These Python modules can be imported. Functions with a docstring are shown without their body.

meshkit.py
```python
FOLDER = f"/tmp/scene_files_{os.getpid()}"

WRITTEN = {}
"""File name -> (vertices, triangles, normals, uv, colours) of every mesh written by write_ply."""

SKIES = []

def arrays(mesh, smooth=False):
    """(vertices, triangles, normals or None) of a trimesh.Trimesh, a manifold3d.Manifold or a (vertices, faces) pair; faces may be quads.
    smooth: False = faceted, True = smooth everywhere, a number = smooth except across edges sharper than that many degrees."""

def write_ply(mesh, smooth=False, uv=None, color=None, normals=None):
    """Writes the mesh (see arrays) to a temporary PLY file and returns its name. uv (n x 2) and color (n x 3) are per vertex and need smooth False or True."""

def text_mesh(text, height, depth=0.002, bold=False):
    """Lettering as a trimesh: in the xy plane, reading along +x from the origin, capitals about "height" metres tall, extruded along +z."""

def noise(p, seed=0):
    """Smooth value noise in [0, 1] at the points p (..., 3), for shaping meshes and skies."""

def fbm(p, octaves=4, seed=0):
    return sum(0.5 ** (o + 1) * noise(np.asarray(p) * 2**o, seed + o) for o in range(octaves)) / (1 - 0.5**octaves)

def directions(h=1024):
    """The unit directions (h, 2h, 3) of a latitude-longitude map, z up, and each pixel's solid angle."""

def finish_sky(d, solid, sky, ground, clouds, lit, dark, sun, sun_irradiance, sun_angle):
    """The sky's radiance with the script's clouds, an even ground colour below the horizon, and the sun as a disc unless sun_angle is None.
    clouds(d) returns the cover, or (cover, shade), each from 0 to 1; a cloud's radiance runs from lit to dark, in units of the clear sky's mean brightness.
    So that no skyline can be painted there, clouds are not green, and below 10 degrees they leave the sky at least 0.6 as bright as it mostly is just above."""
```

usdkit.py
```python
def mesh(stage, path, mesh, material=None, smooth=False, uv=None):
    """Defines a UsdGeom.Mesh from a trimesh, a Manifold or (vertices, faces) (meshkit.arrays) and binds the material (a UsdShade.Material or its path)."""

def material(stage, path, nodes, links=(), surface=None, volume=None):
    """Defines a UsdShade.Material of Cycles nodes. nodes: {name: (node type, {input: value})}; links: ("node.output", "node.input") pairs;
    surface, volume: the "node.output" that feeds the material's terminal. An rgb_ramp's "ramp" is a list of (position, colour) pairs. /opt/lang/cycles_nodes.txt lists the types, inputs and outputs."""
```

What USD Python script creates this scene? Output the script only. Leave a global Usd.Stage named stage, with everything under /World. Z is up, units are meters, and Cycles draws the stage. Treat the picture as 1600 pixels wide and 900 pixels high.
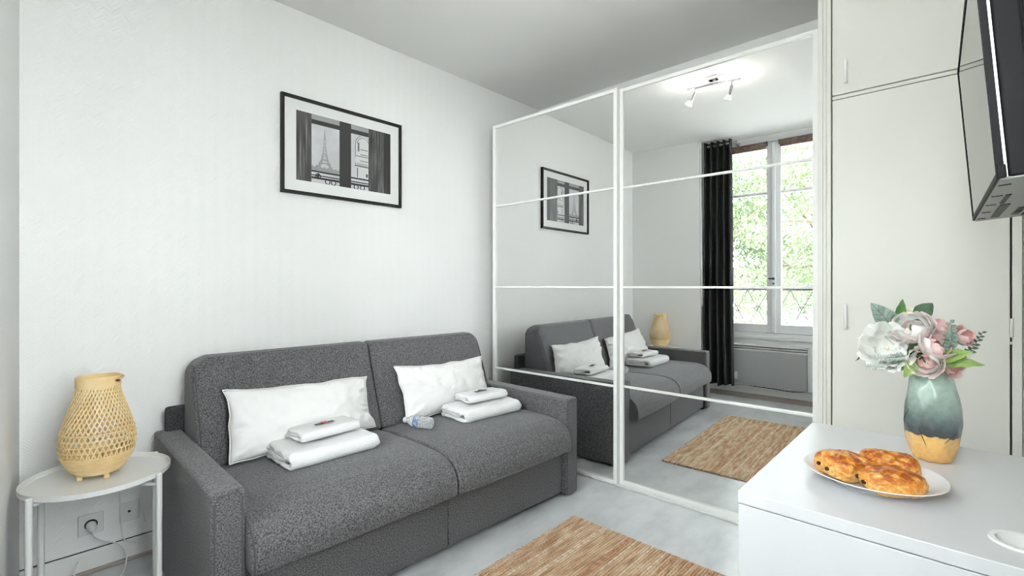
import math, random
import numpy as np, trimesh, manifold3d as mf, usdkit, meshkit
from shapely.geometry import Polygon, Point, LineString, box as sbox
from shapely import affinity, unary_union
from pxr import Usd, UsdGeom, UsdLux, UsdShade, Gf, Sdf

stage = Usd.Stage.CreateInMemory()
UsdGeom.SetStageUpAxis(stage, 'Z'); UsdGeom.SetStageMetersPerUnit(stage, 1.0)
UsdGeom.Xform.Define(stage, '/World')
rng = np.random.default_rng(7)
PI = math.pi

# ------------------------------------------------------------------ camera, sky, sun, exposure
YAW, FPX, CAM, Y0 = 0.753, 750.42, (2.642, 0.0, 1.187), 446.944
cam = UsdGeom.Camera.Define(stage, '/World/camera')
cam.CreateHorizontalApertureAttr(36.0); cam.CreateFocalLengthAttr(FPX / 1600 * 36.0)
cam.CreateVerticalApertureOffsetAttr((Y0 - 450) / 1600 * 36.0)
cam.CreateClippingRangeAttr((0.02, 500.0))
cam.CreateExposureAttr(0.0)
cam.AddTranslateOp().Set(CAM); cam.AddRotateZOp().Set(math.degrees(YAW)); cam.AddRotateXOp().Set(90.0)
EXPOSURE = -0.19
cam.GetExposureAttr().Set(EXPOSURE)
cam.GetPrim().SetCustomDataByKey('kind', 'structure')
SKY, SUN = 8.0, 34.0
sky = UsdLux.DomeLight.Define(stage, '/World/sky'); sky.CreateIntensityAttr(SKY); sky.CreateColorAttr((0.93, 0.97, 1.0))
sun = UsdLux.DistantLight.Define(stage, '/World/sun'); sun.CreateIntensityAttr(SUN); sun.CreateAngleAttr(1.0); sun.CreateColorAttr((1.0, 0.96, 0.88))
sun.AddRotateXYZOp().Set((44.0, 0.0, 203.0))          # shines from over the roof of the house on to the trees

# ------------------------------------------------------------------ helpers
taken = {}
def free(parent, name):
    k = (parent, name); n = taken.get(k, -1) + 1; taken[k] = n
    return f'{parent}/{name}' if n == 0 else f'{parent}/{name}_{n:03d}'
def setd(p, **kw):
    for k, v in kw.items():
        if v is not None: p.SetCustomDataByKey(k, v)
LOC = {}
def thing(name, label, cat, loc=(0, 0, 0), rotz=0.0, group=None):
    x = UsdGeom.Xform.Define(stage, free('/World', name)); x.AddTranslateOp().Set(tuple(map(float, loc)))
    if rotz: x.AddRotateZOp().Set(float(rotz))
    setd(x.GetPrim(), label=label, category=cat, group=group); LOC[str(x.GetPath())] = np.array(loc, float)
    return str(x.GetPath())
def part(name, mesh, mat, parent, smooth=30, label=None, kind=None, world=True):
    """a mesh under parent; world: its points are given in world axes and are moved to the thing's own origin"""
    root = '/World/' + (parent.split('/') + [''])[2]
    v, f, n = meshkit.arrays(mesh, smooth)
    if world and parent != '/World': v = v - LOC.get(root, np.zeros(3))
    m = UsdGeom.Mesh.Define(stage, free(parent, name))
    usd_fill(m, v, f, n, mat); setd(m.GetPrim(), label=label, kind=kind)
    return str(m.GetPath())
def usd_fill(m, v, f, n, mat):
    from pxr import Vt
    m.CreatePointsAttr(Vt.Vec3fArray.FromNumpy(v.astype(np.float32)))
    m.CreateFaceVertexCountsAttr(Vt.IntArray.FromNumpy(np.full(len(f), 3, np.int32)))
    m.CreateFaceVertexIndicesAttr(Vt.IntArray.FromNumpy(f.astype(np.int32).ravel()))
    m.CreateSubdivisionSchemeAttr('none')
    if n is not None:
        m.CreateNormalsAttr(Vt.Vec3fArray.FromNumpy(n.astype(np.float32))); m.SetNormalsInterpolation('vertex')
    UsdShade.MaterialBindingAPI.Apply(m.GetPrim()).Bind(mat)
def single(name, mesh, mat, label, cat, group=None, smooth=30, kind=None):
    p = part(name, mesh, mat, '/World', smooth, label, kind, world=False)
    setd(stage.GetPrimAtPath(p), category=cat, group=group); return p
def struct(name, mesh, mat, label=None, smooth=30):
    m = UsdGeom.Mesh.Define(stage, free('/World', name)); v, f, n = meshkit.arrays(mesh, smooth)
    usd_fill(m, v, f, n, mat); setd(m.GetPrim(), kind='structure', label=label); return str(m.GetPath())
def struct_group(name, label=None):
    x = UsdGeom.Xform.Define(stage, free('/World', name)); setd(x.GetPrim(), kind='structure', label=label)
    return str(x.GetPath())

def M3(m):
    if isinstance(m, mf.Manifold):
        k = m.to_mesh(); return trimesh.Trimesh(np.array(k.vert_properties[:, :3], float), np.array(k.tri_verts), process=False)
    return m
def cat_(ms): return trimesh.util.concatenate([M3(m) for m in ms])
def bx(x0, x1, y0, y1, z0, z1):
    m = trimesh.creation.box((x1 - x0, y1 - y0, z1 - z0)); m.apply_translation(((x0 + x1) / 2, (y0 + y1) / 2, (z0 + z1) / 2)); return m
def hull(pts, r, seg=16):
    """rounded hull of spheres at pts (x, y, z[, r])"""
    ms = []
    for p in pts:
        ms.append(mf.Manifold.sphere(p[3] if len(p) > 3 else r, seg).translate(tuple(map(float, p[:3]))))
    return mf.Manifold.batch_hull(ms)
def rb(x0, x1, y0, y1, z0, z1, r=.004, seg=12):
    r = min(r, (x1 - x0) / 2.01, (y1 - y0) / 2.01, (z1 - z0) / 2.01)
    return hull([(a, b, c) for a in (x0 + r, x1 - r) for b in (y0 + r, y1 - r) for c in (z0 + r, z1 - r)], r, seg)
def mman(m): return mf.Manifold(mf.Mesh(np.asarray(m.vertices, np.float32), np.asarray(m.faces, np.uint32)))
def tube(pts, r, sides=10, closed=False, caps=True):
    p = np.asarray(pts, float); n = len(p); rr = np.broadcast_to(np.asarray(r, float), (n,))
    t = np.roll(p, -1, 0) - np.roll(p, 1, 0) if closed else np.gradient(p, axis=0)
    t /= np.linalg.norm(t, axis=1, keepdims=True) + 1e-12
    up = np.array([0, 0, 1.0]) if abs(t[0][2]) < .9 else np.array([1.0, 0, 0])
    a = np.cross(t[0], up); a /= np.linalg.norm(a); A = []
    for k in range(n):
        a = a - t[k] * (a @ t[k]); a /= np.linalg.norm(a) + 1e-12; A.append(a)
    A = np.array(A); B = np.cross(t, A); ang = np.arange(sides) * 2 * PI / sides
    v = (p[:, None] + rr[:, None, None] * (np.cos(ang)[None, :, None] * A[:, None] + np.sin(ang)[None, :, None] * B[:, None])).reshape(-1, 3)
    f = []
    for i in range(n if closed else n - 1):
        for j in range(sides):
            a0, b0 = i * sides + j, i * sides + (j + 1) % sides; c0, d0 = ((i + 1) % n) * sides + j, ((i + 1) % n) * sides + (j + 1) % sides
            f += [(a0, b0, d0), (a0, d0, c0)]
    if not closed and caps:
        v = np.vstack([v, p[0], p[-1]])
        for j in range(sides):
            f += [(n * sides, (j + 1) % sides, j), (n * sides + 1, (n - 1) * sides + j, (n - 1) * sides + (j + 1) % sides)]
    return trimesh.Trimesh(v, np.array(f), process=False)
def spline(pts, n=40):
    from scipy.interpolate import CubicSpline
    p = np.asarray(pts, float); d = np.r_[0, np.cumsum(np.linalg.norm(np.diff(p, axis=0), axis=1))]
    return CubicSpline(d, p)(np.linspace(0, d[-1], n))
def lathe(prof, n=48, axis=(0, 0), z0=0.0):
    """closed or open profile of (r, z), revolved about the vertical through axis"""
    p = np.asarray(prof, float); ang = np.arange(n) * 2 * PI / n
    v = np.stack([axis[0] + p[:, 0][:, None] * np.cos(ang), axis[1] + p[:, 0][:, None] * np.sin(ang), np.broadcast_to(z0 + p[:, 1][:, None], (len(p), n))], -1).reshape(-1, 3)
    f = []
    for i in range(len(p) - 1):
        for j in range(n):
            a, b, c, d = i * n + j, i * n + (j + 1) % n, (i + 1) * n + j, (i + 1) * n + (j + 1) % n
            f += [(a, b, d), (a, d, c)]
    m = trimesh.Trimesh(v, np.array(f), process=False); return m
def grid(fn, nu, nv, flip=False):
    u, v = np.meshgrid(np.linspace(0, 1, nu), np.linspace(0, 1, nv), indexing='ij'); P = fn(u, v).reshape(-1, 3)
    i, j = np.meshgrid(np.arange(nu - 1), np.arange(nv - 1), indexing='ij'); q = np.stack([i * nv + j, (i + 1) * nv + j, (i + 1) * nv + j + 1, i * nv + j + 1], -1).reshape(-1, 4)
    f = np.vstack([q[:, [0, 1, 2]], q[:, [0, 2, 3]]]); return trimesh.Trimesh(P, f[:, ::-1] if flip else f, process=False)
def ext(poly, h, T=None):
    gs = [g for g in getattr(poly, 'geoms', [poly]) if g.area > 1e-12]
    m = trimesh.util.concatenate([trimesh.creation.extrude_polygon(g, h, engine='earcut') for g in gs])
    if T is not None: m.apply_transform(T)
    return m
def frame4(o, ex, ey, ez):
    T = np.eye(4); T[:3, 0], T[:3, 1], T[:3, 2], T[:3, 3] = ex, ey, ez, o; return T
def soft(m, length=.02, it=14, lamb=.5):
    m = m.refine_to_length(length) if isinstance(m, mf.Manifold) else m
    t = M3(m); t = trimesh.Trimesh(t.vertices, t.faces, process=True); trimesh.smoothing.filter_taubin(t, lamb=lamb, nu=lamb + .03, iterations=it); return t
def seam(m, axis, at, keep, r=.003):
    n = np.zeros(3); n[axis] = 1; o = n * at
    sec = m.section(plane_origin=o, plane_normal=n); best = max(sec.discrete, key=len)
    p = np.array(best)[:-1]; k = np.array([keep(q) for q in p])
    i0 = np.where(k & ~np.roll(k, 1))[0][0]; p = np.roll(p, -i0, 0); k = np.roll(k, -i0); p = p[:np.argmin(k)] if not k.all() else p
    d = np.r_[0, np.cumsum(np.linalg.norm(np.diff(p, axis=0), axis=1))]; t = np.linspace(0, d[-1], max(8, int(d[-1] / .012)))
    return tube(np.stack([np.interp(t, d, p[:, i]) for i in range(3)], 1), r, 6)
def cyl(p0, p1, r, n=20): return tube([p0, p1], r, n)
def disp(m, amp, scale, seed=0, octv=3):
    m = M3(m); n = meshkit.arrays(m, True)[2] if True else None
    m2 = m.copy(); d = meshkit.fbm(np.asarray(m.vertices) * scale + 31.7, octv, seed) - .5
    m2.vertices = np.asarray(m.vertices) + n * (d * 2 * amp)[:, None]; return m2

# ------------------------------------------------------------------ materials
mats = {}
def mat(name, nodes, links=(), surface='p.BSDF'):
    mats[name] = usdkit.material(stage, '/World/Looks/' + name, nodes, list(links), surface=surface); return mats[name]
def pm(name, col, rough=.5, bump=None, mix=None, **kw):
    """principled; mix = (colour2, scale, lo, hi[, detail]) noise mix; bump = (scale, strength, distance[, detail])"""
    nd = {'p': ('principled_bsdf', dict(base_color=col, roughness=rough, **kw))}; ln = []
    if mix or bump: nd['tc'] = ('texture_coordinate', {})
    if mix:
        nd['n'] = ('noise_texture', dict(scale=mix[1], detail=mix[4] if len(mix) > 4 else 3.0)); ln.append(('tc.object', 'n.vector'))
        nd['r'] = ('rgb_ramp', dict(ramp=[(mix[2], col), (mix[3], mix[0])])); ln += [('n.fac', 'r.fac'), ('r.color', 'p.base_color')]
    if bump:
        nd['bn'] = ('noise_texture', dict(scale=bump[0], detail=bump[3] if len(bump) > 3 else 2.0)); ln.append(('tc.object', 'bn.vector'))
        nd['b'] = ('bump', dict(strength=bump[1], distance=bump[2])); ln += [('bn.fac', 'b.height'), ('b.normal', 'p.normal')]
    return mat(name, nd, ln)

# wallpaper with fine chevron relief, painted white
mat('chevron_wallpaper', {'g': ('geometry', {}), 's': ('separate_xyz', {}), 'pp': ('math', dict(math_type='pingpong', value2=.03)),
    'ad': ('math', dict(math_type='add')), 'mu': ('math', dict(math_type='multiply', value2=2 * PI / .0125)), 'si': ('math', dict(math_type='sine')),
    'nz': ('noise_texture', dict(scale=260.0, detail=2.0)), 'ad2': ('math', dict(math_type='multiply_add', value2=1.0)), 'b': ('bump', dict(strength=.18, distance=.0014)),
    'p': ('principled_bsdf', dict(base_color=(.875, .875, .865), roughness=.62))},
    [('g.position', 's.vector'), ('s.y', 'pp.value1'), ('pp.value', 'ad.value1'), ('s.z', 'ad.value2'), ('ad.value', 'mu.value1'), ('mu.value', 'si.value1'),
     ('g.position', 'nz.vector'), ('si.value', 'ad2.value1'), ('nz.fac', 'ad2.value3'), ('ad2.value', 'b.height'), ('b.normal', 'p.normal')])
pm('wall_paint', (.90, .90, .892), .6, bump=(90., .12, .001))
pm('ceiling_paint', (.90, .90, .885), .75, bump=(120., .1, .001))
mat('pale_floor', {'g': ('geometry', {}), 'm': ('mapping', dict(scale=(1.0, .45, 1.0))), 'n': ('noise_texture', dict(scale=4.2, detail=7.0, roughness=.62)), 'r': ('rgb_ramp', dict(ramp=[(.30, (.46, .48, .495)), (.5, (.65, .668, .68)), (.68, (.77, .785, .80))])),
    'n2': ('noise_texture', dict(scale=55., detail=4.)), 'b': ('bump', dict(strength=.05, distance=.002)), 'p': ('principled_bsdf', dict(roughness=.30))},
    [('g.position', 'm.vector'), ('m.vector', 'n.vector'), ('n.fac', 'r.fac'), ('r.color', 'p.base_color'), ('g.position', 'n2.vector'), ('n2.fac', 'b.height'), ('b.normal', 'p.normal')])
pm('trim_white', (.78, .78, .76), .4)
pm('brown_trim', (.33, .28, .24), .5)
pm('dark_gap', (.03, .03, .03), .8)
pm('window_white', (.80, .81, .82), .35)
pm('cabinet_paint', (.76, .742, .695), .38, bump=(25., .04, .002))
pm('frame_white', (.84, .84, .82), .3)
mat('mirror', {'p': ('principled_bsdf', dict(base_color=(.965, .975, .968), metallic=1.0, roughness=0.0))})
pm('mirror_edge', (.55, .62, .58), .2)
pm('fabric_grey', (.037, .036, .039), .95, mix=((.180, .177, .184), 200., .36, .68, 6.0), bump=(200., .5, .002), sheen_weight=.15, sheen_roughness=.5)
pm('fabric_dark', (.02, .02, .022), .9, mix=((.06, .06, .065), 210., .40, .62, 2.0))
pm('piping_grey', (.07, .07, .076), .9)
pm('pillow_cotton', (.82, .81, .80), .85, bump=(30., .12, .004, 3.0))
pm('towel_white', (.86, .86, .86), .95, bump=(420., .9, .003, 2.0))
pm('packet_dark', (.05, .05, .055), .45)
pm('packet_red', (.55, .10, .10), .45)
pm('label_blue', (.16, .22, .36), .4, mix=((.45, .5, .6), 60., .45, .6))
pm('table_white', (.80, .80, .78), .35)
pm('bamboo', (.72, .50, .24), .5, mix=((.80, .62, .34), 18., .35, .65, 4.0), bump=(60., .15, .001))
pm('bamboo_dark', (.13, .06, .03), .5)
pm('bamboo_inner', (.42, .22, .09), .7)
pm('black_frame', (.008, .008, .008), .5, specular_ior_level=.3)
pm('mat_white', (.80, .80, .79), .6)
pm('socket_white', (.75, .75, .74), .35)
pm('cable_white', (.78, .78, .77), .4)
pm('black', (.008, .008, .008), .5)
pm('tv_black', (.010, .010, .011), .55, specular_ior_level=.18)
mat('tv_screen', {'p': ('principled_bsdf', dict(base_color=(.006, .006, .007), roughness=.03, specular_ior_level=1.0, ior=1.9))})
pm('tv_silver', (.52, .52, .52), .35, metallic=1.0)
pm('tv_grey', (.40, .40, .38), .45)
pm('desk_white', (.71, .71, .728), .28)
pm('china', (.90, .90, .91), .12, coat_weight=.5)
pm('chrome', (.75, .75, .76), .14, metallic=1.0)
pm('nickel', (.55, .55, .54), .28, metallic=1.0)
pm('curtain', (.014, .014, .015), .95, mix=((.026, .026, .026), 120., .4, .6))
pm('blind_brown', (.10, .06, .05), .7, mix=((.17, .12, .09), 30., .4, .6))
pm('radiator_white', (.80, .80, .80), .3)
mat('radiator_grille', {'g': ('geometry', {}), 'v': ('voronoi_texture', dict(scale=85., randomness=.0)), 'r': ('rgb_ramp', dict(ramp=[(.30, (.03, .03, .03)), (.44, (.36, .365, .37))])), 'p': ('principled_bsdf', dict(roughness=.4))},
    [('g.position', 'v.vector'), ('v.distance', 'r.fac'), ('r.color', 'p.base_color')])
pm('iron', (.03, .032, .035), .5)
mat('window_glass', {'t': ('transparent_bsdf', dict(color=(.97, .98, .97))), 'gl': ('glossy_bsdf', dict(color=(1., 1., 1.), roughness=0.0)), 'f': ('fresnel', dict(IOR=1.45)), 'm': ('mix_closure', {})},
    [('f.fac', 'm.fac'), ('t.BSDF', 'm.closure1'), ('gl.BSDF', 'm.closure2')], surface='m.closure')
mat('bottle_plastic', {'p': ('principled_bsdf', dict(base_color=(.86, .88, .90), roughness=.08, coat_weight=.5)), 't': ('transparent_bsdf', dict(color=(.95, .97, .98))), 'lw': ('layer_weight', dict(blend=.35)), 'mr': ('map_range', dict(from_min=0.0, from_max=1.0, to_min=.30, to_max=.95)), 'm': ('mix_closure', {})},
    [('lw.facing', 'mr.value'), ('mr.result', 'm.fac'), ('t.BSDF', 'm.closure1'), ('p.BSDF', 'm.closure2')], surface='m.closure')
mat('bulb_glass', {'p': ('principled_bsdf', dict(base_color=(.95, .95, .95), roughness=.15, emission_color=(1., .95, .88), emission_strength=150.0))})
def leafmat(name, c1, c2, scale=14., tr=.35):
    return mat(name, {'tc': ('texture_coordinate', {}), 'n': ('noise_texture', dict(scale=scale, detail=3.)), 'r': ('rgb_ramp', dict(ramp=[(.35, c1), (.65, c2)])),
        'p': ('principled_bsdf', dict(roughness=.5)), 't': ('translucent_bsdf', {}), 'm': ('mix_closure', dict(fac=tr))},
        [('tc.object', 'n.vector'), ('n.fac', 'r.fac'), ('r.color', 'p.base_color'), ('r.color', 't.color'), ('p.BSDF', 'm.closure1'), ('t.BSDF', 'm.closure2')], surface='m.closure')
leafmat('leaf_greygreen', (.16, .23, .19), (.28, .36, .31), 40., .15)
leafmat('leaf_vein', (.06, .09, .08), (.07, .10, .09), 40., .1)
leafmat('leaf_green', (.06, .16, .04), (.13, .27, .07), 40., .2)
leafmat('leaf_dark', (.025, .07, .03), (.06, .13, .06), 40., .15)
leafmat('leaf_light', (.22, .36, .09), (.36, .50, .16), 30., .25)
leafmat('petal_white', (.92, .92, .87), (.95, .95, .93), 20., .12)
leafmat('petal_blush', (.93, .80, .785), (.95, .89, .875), 25., .12)
leafmat('petal_pink', (.84, .47, .46), (.92, .70, .68), 25., .12)
leafmat('petal_cream', (.80, .74, .50), (.92, .87, .70), 25., .12)
leafmat('sepal_yellow', (.50, .55, .16), (.66, .66, .30), 25., .2)
leafmat('berry_grey', (.30, .36, .32), (.55, .58, .55), 60., .1)
leafmat('tree_leaf', (.055, .09, .035), (.15, .19, .10), .9, .4)
leafmat('tree_leaf_blue', (.04, .075, .045), (.11, .15, .10), .9, .4)
pm('bark', (.10, .08, .06), .9)
pm('stem_green', (.10, .17, .06), .6)
# ------------------------------------------------------------------ layout constants
CEIL, XR, YB, YF = 2.690, 2.88, -0.24, 3.15         # ceiling height, right wall, window wall, wall behind the wardrobe
WYAW = .0175                                         # the wardrobe stands a degree off square
we, wn = np.array([math.cos(WYAW), math.sin(WYAW), 0]), np.array([-math.sin(WYAW), math.cos(WYAW), 0])
def W(u, w, z, o=(.126, 2.4824)): return np.array([o[0], o[1], 0]) + we * u + wn * w + np.array([0, 0, z])
def to_world(m, T): m = M3(m).copy(); m.apply_transform(T); return m
TW = frame4((.126, 2.4824, 0), we, wn, (0, 0, 1))    # wardrobe frame: u along the doors, w into the wall, z up

# ------------------------------------------------------------------ the room
WX0, WX1, WZ0, WZ1 = 0.865, 1.91, 0.655, 2.665
struct('floor', bx(-.15, XR + .15, YB - .3, YF + .15, -.12, 0), mats['pale_floor'], 'pale grey concrete-look floor')
struct('ceiling', bx(-.15, XR + .15, YB - .3, YF + .15, CEIL, CEIL + .15), mats['ceiling_paint'], 'plain white ceiling')
struct('wall_left', bx(-.15, 0, YB - .3, YF + .15, 0, CEIL), mats['chevron_wallpaper'], 'white wall with fine chevron wallpaper behind the sofa')
struct('wall_front', bx(0, XR, YF, YF + .15, 0, CEIL), mats['wall_paint'], 'white wall behind the wardrobe')
W2 = (.0, .76, .9, 2.38)  # opening of an added window, out of view, for fill daylight on the sofa wall
struct('wall_right', mman(bx(XR, XR + .2, YB - .3, YF + .15, 0, CEIL)) - mman(bx(XR - .1, XR + .3, W2[0], W2[1], W2[2], W2[3])), mats['wall_paint'], 'white wall behind the television')
w2 = struct_group('window_2', 'added white window in the right wall, out of view, for fill daylight')
part('window_frame', cat_([bx(XR + .06, XR + .12, W2[0], W2[0] + .06, W2[2], W2[3]), bx(XR + .06, XR + .12, W2[1] - .06, W2[1], W2[2], W2[3]), bx(XR + .06, XR + .12, W2[0] + .06, W2[1] - .06, W2[2], W2[2] + .06), bx(XR + .06, XR + .12, W2[0] + .06, W2[1] - .06, W2[3] - .06, W2[3])]), mats['window_white'], w2)
part('pane', bx(XR + .088, XR + .092, W2[0] + .055, W2[1] - .055, W2[2] + .055, W2[3] - .055), mats['window_glass'], w2)
pier = ext(Polygon([(0, YB), (.738, YB), (.738, -.004), (.0, .052)]), CEIL)
WX2, WX3, WZ2 = 2.03, 2.85, .95  # opening of a second window added behind the camera as fill daylight
wl = mman(bx(0, XR, YB - .3, YB, 0, CEIL)) - mman(bx(WX0, WX1, YB - .4, YB + .1, WZ0, WZ1)) - mman(bx(WX2, WX3, YB - .4, YB + .1, WZ2, WZ1)) + mman(pier)
struct('wall_back', wl, mats['wall_paint'], 'white wall with the tall window, thicker on its left')
def board(prof, path, name, m, label=None):
    pass
struct('baseboard_left', rb(.0, .012, .05, 2.45, .0, .092, .003), mats['trim_white'], 'white baseboard under the chevron wallpaper')
struct('trim_1', rb(.0, .022, .05, 2.45, .0, .016, .004), mats['brown_trim'], 'thin brownish strip along the foot of the baseboard')
struct('trim_2', rb(.0, .006, .05, 2.45, .092, .0945, .001), mats['dark_gap'], 'thin dark line along the top of the baseboard')  # dark strip set on the wall just above the baseboard
struct('baseboard_back', rb(.738, 2.86, YB, YB + .012, .05, .13, .003), mats['trim_white'], 'white baseboard under the window')
struct('trim_3', rb(.738, 2.86, YB, YB + .02, .0, .05, .004), mats['brown_trim'], 'brownish strip at the foot of the window wall')

# windows: fixed frame, two casements, each with stiles, rails, bar and panes
yf0, yf1 = -.315, -.25
def casement(name, label, X0, X1, xm, st, WZ0=WZ0):
    wd = struct_group(name, label)
    def wpart(nm, m, mt, **k): return part(nm, m, mt, wd, **k)
    wpart('window_frame', cat_([bx(X0, X0 + .05, yf0 - .02, YB + .005, WZ0, WZ1), bx(X1 - .05, X1, yf0 - .02, YB + .005, WZ0, WZ1), bx(X0 + .05, X1 - .05, yf0 - .02, YB + .005, WZ1 - .045, WZ1), bx(X0 + .05, X1 - .05, yf0 - .02, YB + .012, WZ0, WZ0 + .028)]), mats['window_white'])
    for a, b in ((X0 + .052, xm - .002), (xm + .002, X1 - .052)):
        z0, z1 = WZ0 + .03, WZ1 - .047
        s_ = wpart('sash', cat_([rb(a, a + st, yf0, yf1, z0, z1, .006), rb(b - st, b, yf0, yf1, z0, z1, .006), rb(a + st - .005, b - st + .005, yf0 + .002, yf1 - .002, z0, z0 + .085, .006), rb(a + st - .005, b - st + .005, yf0 + .002, yf1 - .002, z1 - .06, z1, .006)]), mats['window_white'])
        part('glazing_bar', rb(a + st - .002, b - st + .002, yf0 + .012, yf1 - .012, 2.092, 2.118, .004), mats['window_white'], s_)
        for q0, q1 in ((z0 + .083, 2.093), (2.117, z1 - .058)):
            part('pane', bx(a + st - .004, b - st + .004, -.286, -.282, q0, q1), mats['window_glass'], s_)
    wpart('cover_strip', rb(xm - .017, xm + .017, yf1 - .004, yf1 + .012, WZ0 + .04, WZ1 - .05, .006), mats['window_white'])
    wpart('handle', cat_([cyl((xm, yf1 + .005, 1.235), (xm, yf1 + .03, 1.235), .012), rb(xm - .045, xm + .012, yf1 + .022, yf1 + .034, 1.228, 1.243, .005), cyl((xm, yf1 + .005, 1.185), (xm, yf1 + .02, 1.185), .009)]), mats['iron'], label='dark window handle')
    wpart('window_sill', rb(X0 - .012, X1 + .012, YB - .002, YB + .03, WZ0 - .035, WZ0, .006), mats['window_white'])
xm = 1.3885
casement('window_1', 'tall white casement window of two sashes, seen in the mirror', WX0, WX1, xm, .062)
casement('window_3', 'added second casement window behind the camera, for fill daylight', WX2, WX3, (WX2 + WX3) / 2, .05, WZ2)

# ------------------------------------------------------------------ mirrored sliding wardrobe
wa = thing('wardrobe', 'tall white wardrobe with two mirrored sliding doors opposite the window', 'wardrobe', W(0, 0, 0))
def wpt(name, m, mt, parent=None, **k): return part(name, to_world(m, TW), mt, parent or wa, **k)
DWL, H = 1.0276, 2.36
UR0, UR1 = 1.045, 2.035
cs = mats['frame_white']
wpt('side_panel', bx(.002, .020, .08, .62, 0, 2.345), cs); wpt('side_panel', bx(UR1 - .018, UR1, .08, .62, 0, 2.345), cs)
wpt('top_panel', bx(.02, UR1 - .018, .08, .62, 2.327, 2.345), cs); wpt('back_panel', bx(.02, UR1 - .018, .612, .62, .04, 2.327), cs)
wpt('plinth', bx(.02, UR1 - .018, .085, .10, 0, .045), cs)
wpt('upper_track', bx(.0, UR1, .062, .082, 2.346, 2.358), cs); wpt('lower_track', cat_([bx(.0, UR1, .0, .012, .0, .012), bx(.0, UR1, .03, .042, .0, .014), bx(.0, UR1, .0, .08, 0, .006)]), cs)
def sdoor(u0, u1, w0, yaw, tilt, label):
    st, rl = .0235, .013
    d = part('door', to_world(cat_([bx(u0, u0 + st, w0 - .006, w0 + .026, .012, H), bx(u1 - st, u1, w0 - .006, w0 + .026, .012, H), bx(u0 + st, u1 - st, w0 - .004, w0 + .024, H - .02, H), bx(u0 + st, u1 - st, w0 - .004, w0 + .024, .012, .032)]), TW), cs, wa, label=label)
    for k in (1, 2, 3):
        z = H * k / 4; part('rail', to_world(rb(u0 + st, u1 - st, w0 - .004, w0 + .012, z - rl / 2, z + rl / 2, .003), TW), cs, d)
    for k in range(4):
        z0, z1 = (H * k / 4 if k else .03), (H * (k + 1) / 4 if k < 3 else H - .018)
        m = bx(-(u1 - u0) / 2 + st - .002, (u1 - u0) / 2 - st + .002, -.002, .002, -(z1 - z0) / 2, (z1 - z0) / 2)
        R = trimesh.transformations.rotation_matrix(yaw, (0, 0, 1)) @ trimesh.transformations.rotation_matrix(tilt, (1, 0, 0))
        m.apply_transform(R); m.apply_translation(((u0 + u1) / 2, w0 + .008, (z0 + z1) / 2)); m.apply_transform(TW)
        part('mirror_pane', m, mats['mirror'], d, smooth=False)
sdoor(0, DWL, 0.0, -.0004, .0019, 'left mirrored door, running in front')
sdoor(UR0 - .02, 2.041, .034, .0059, .0047, 'right mirrored door, running behind')

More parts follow.
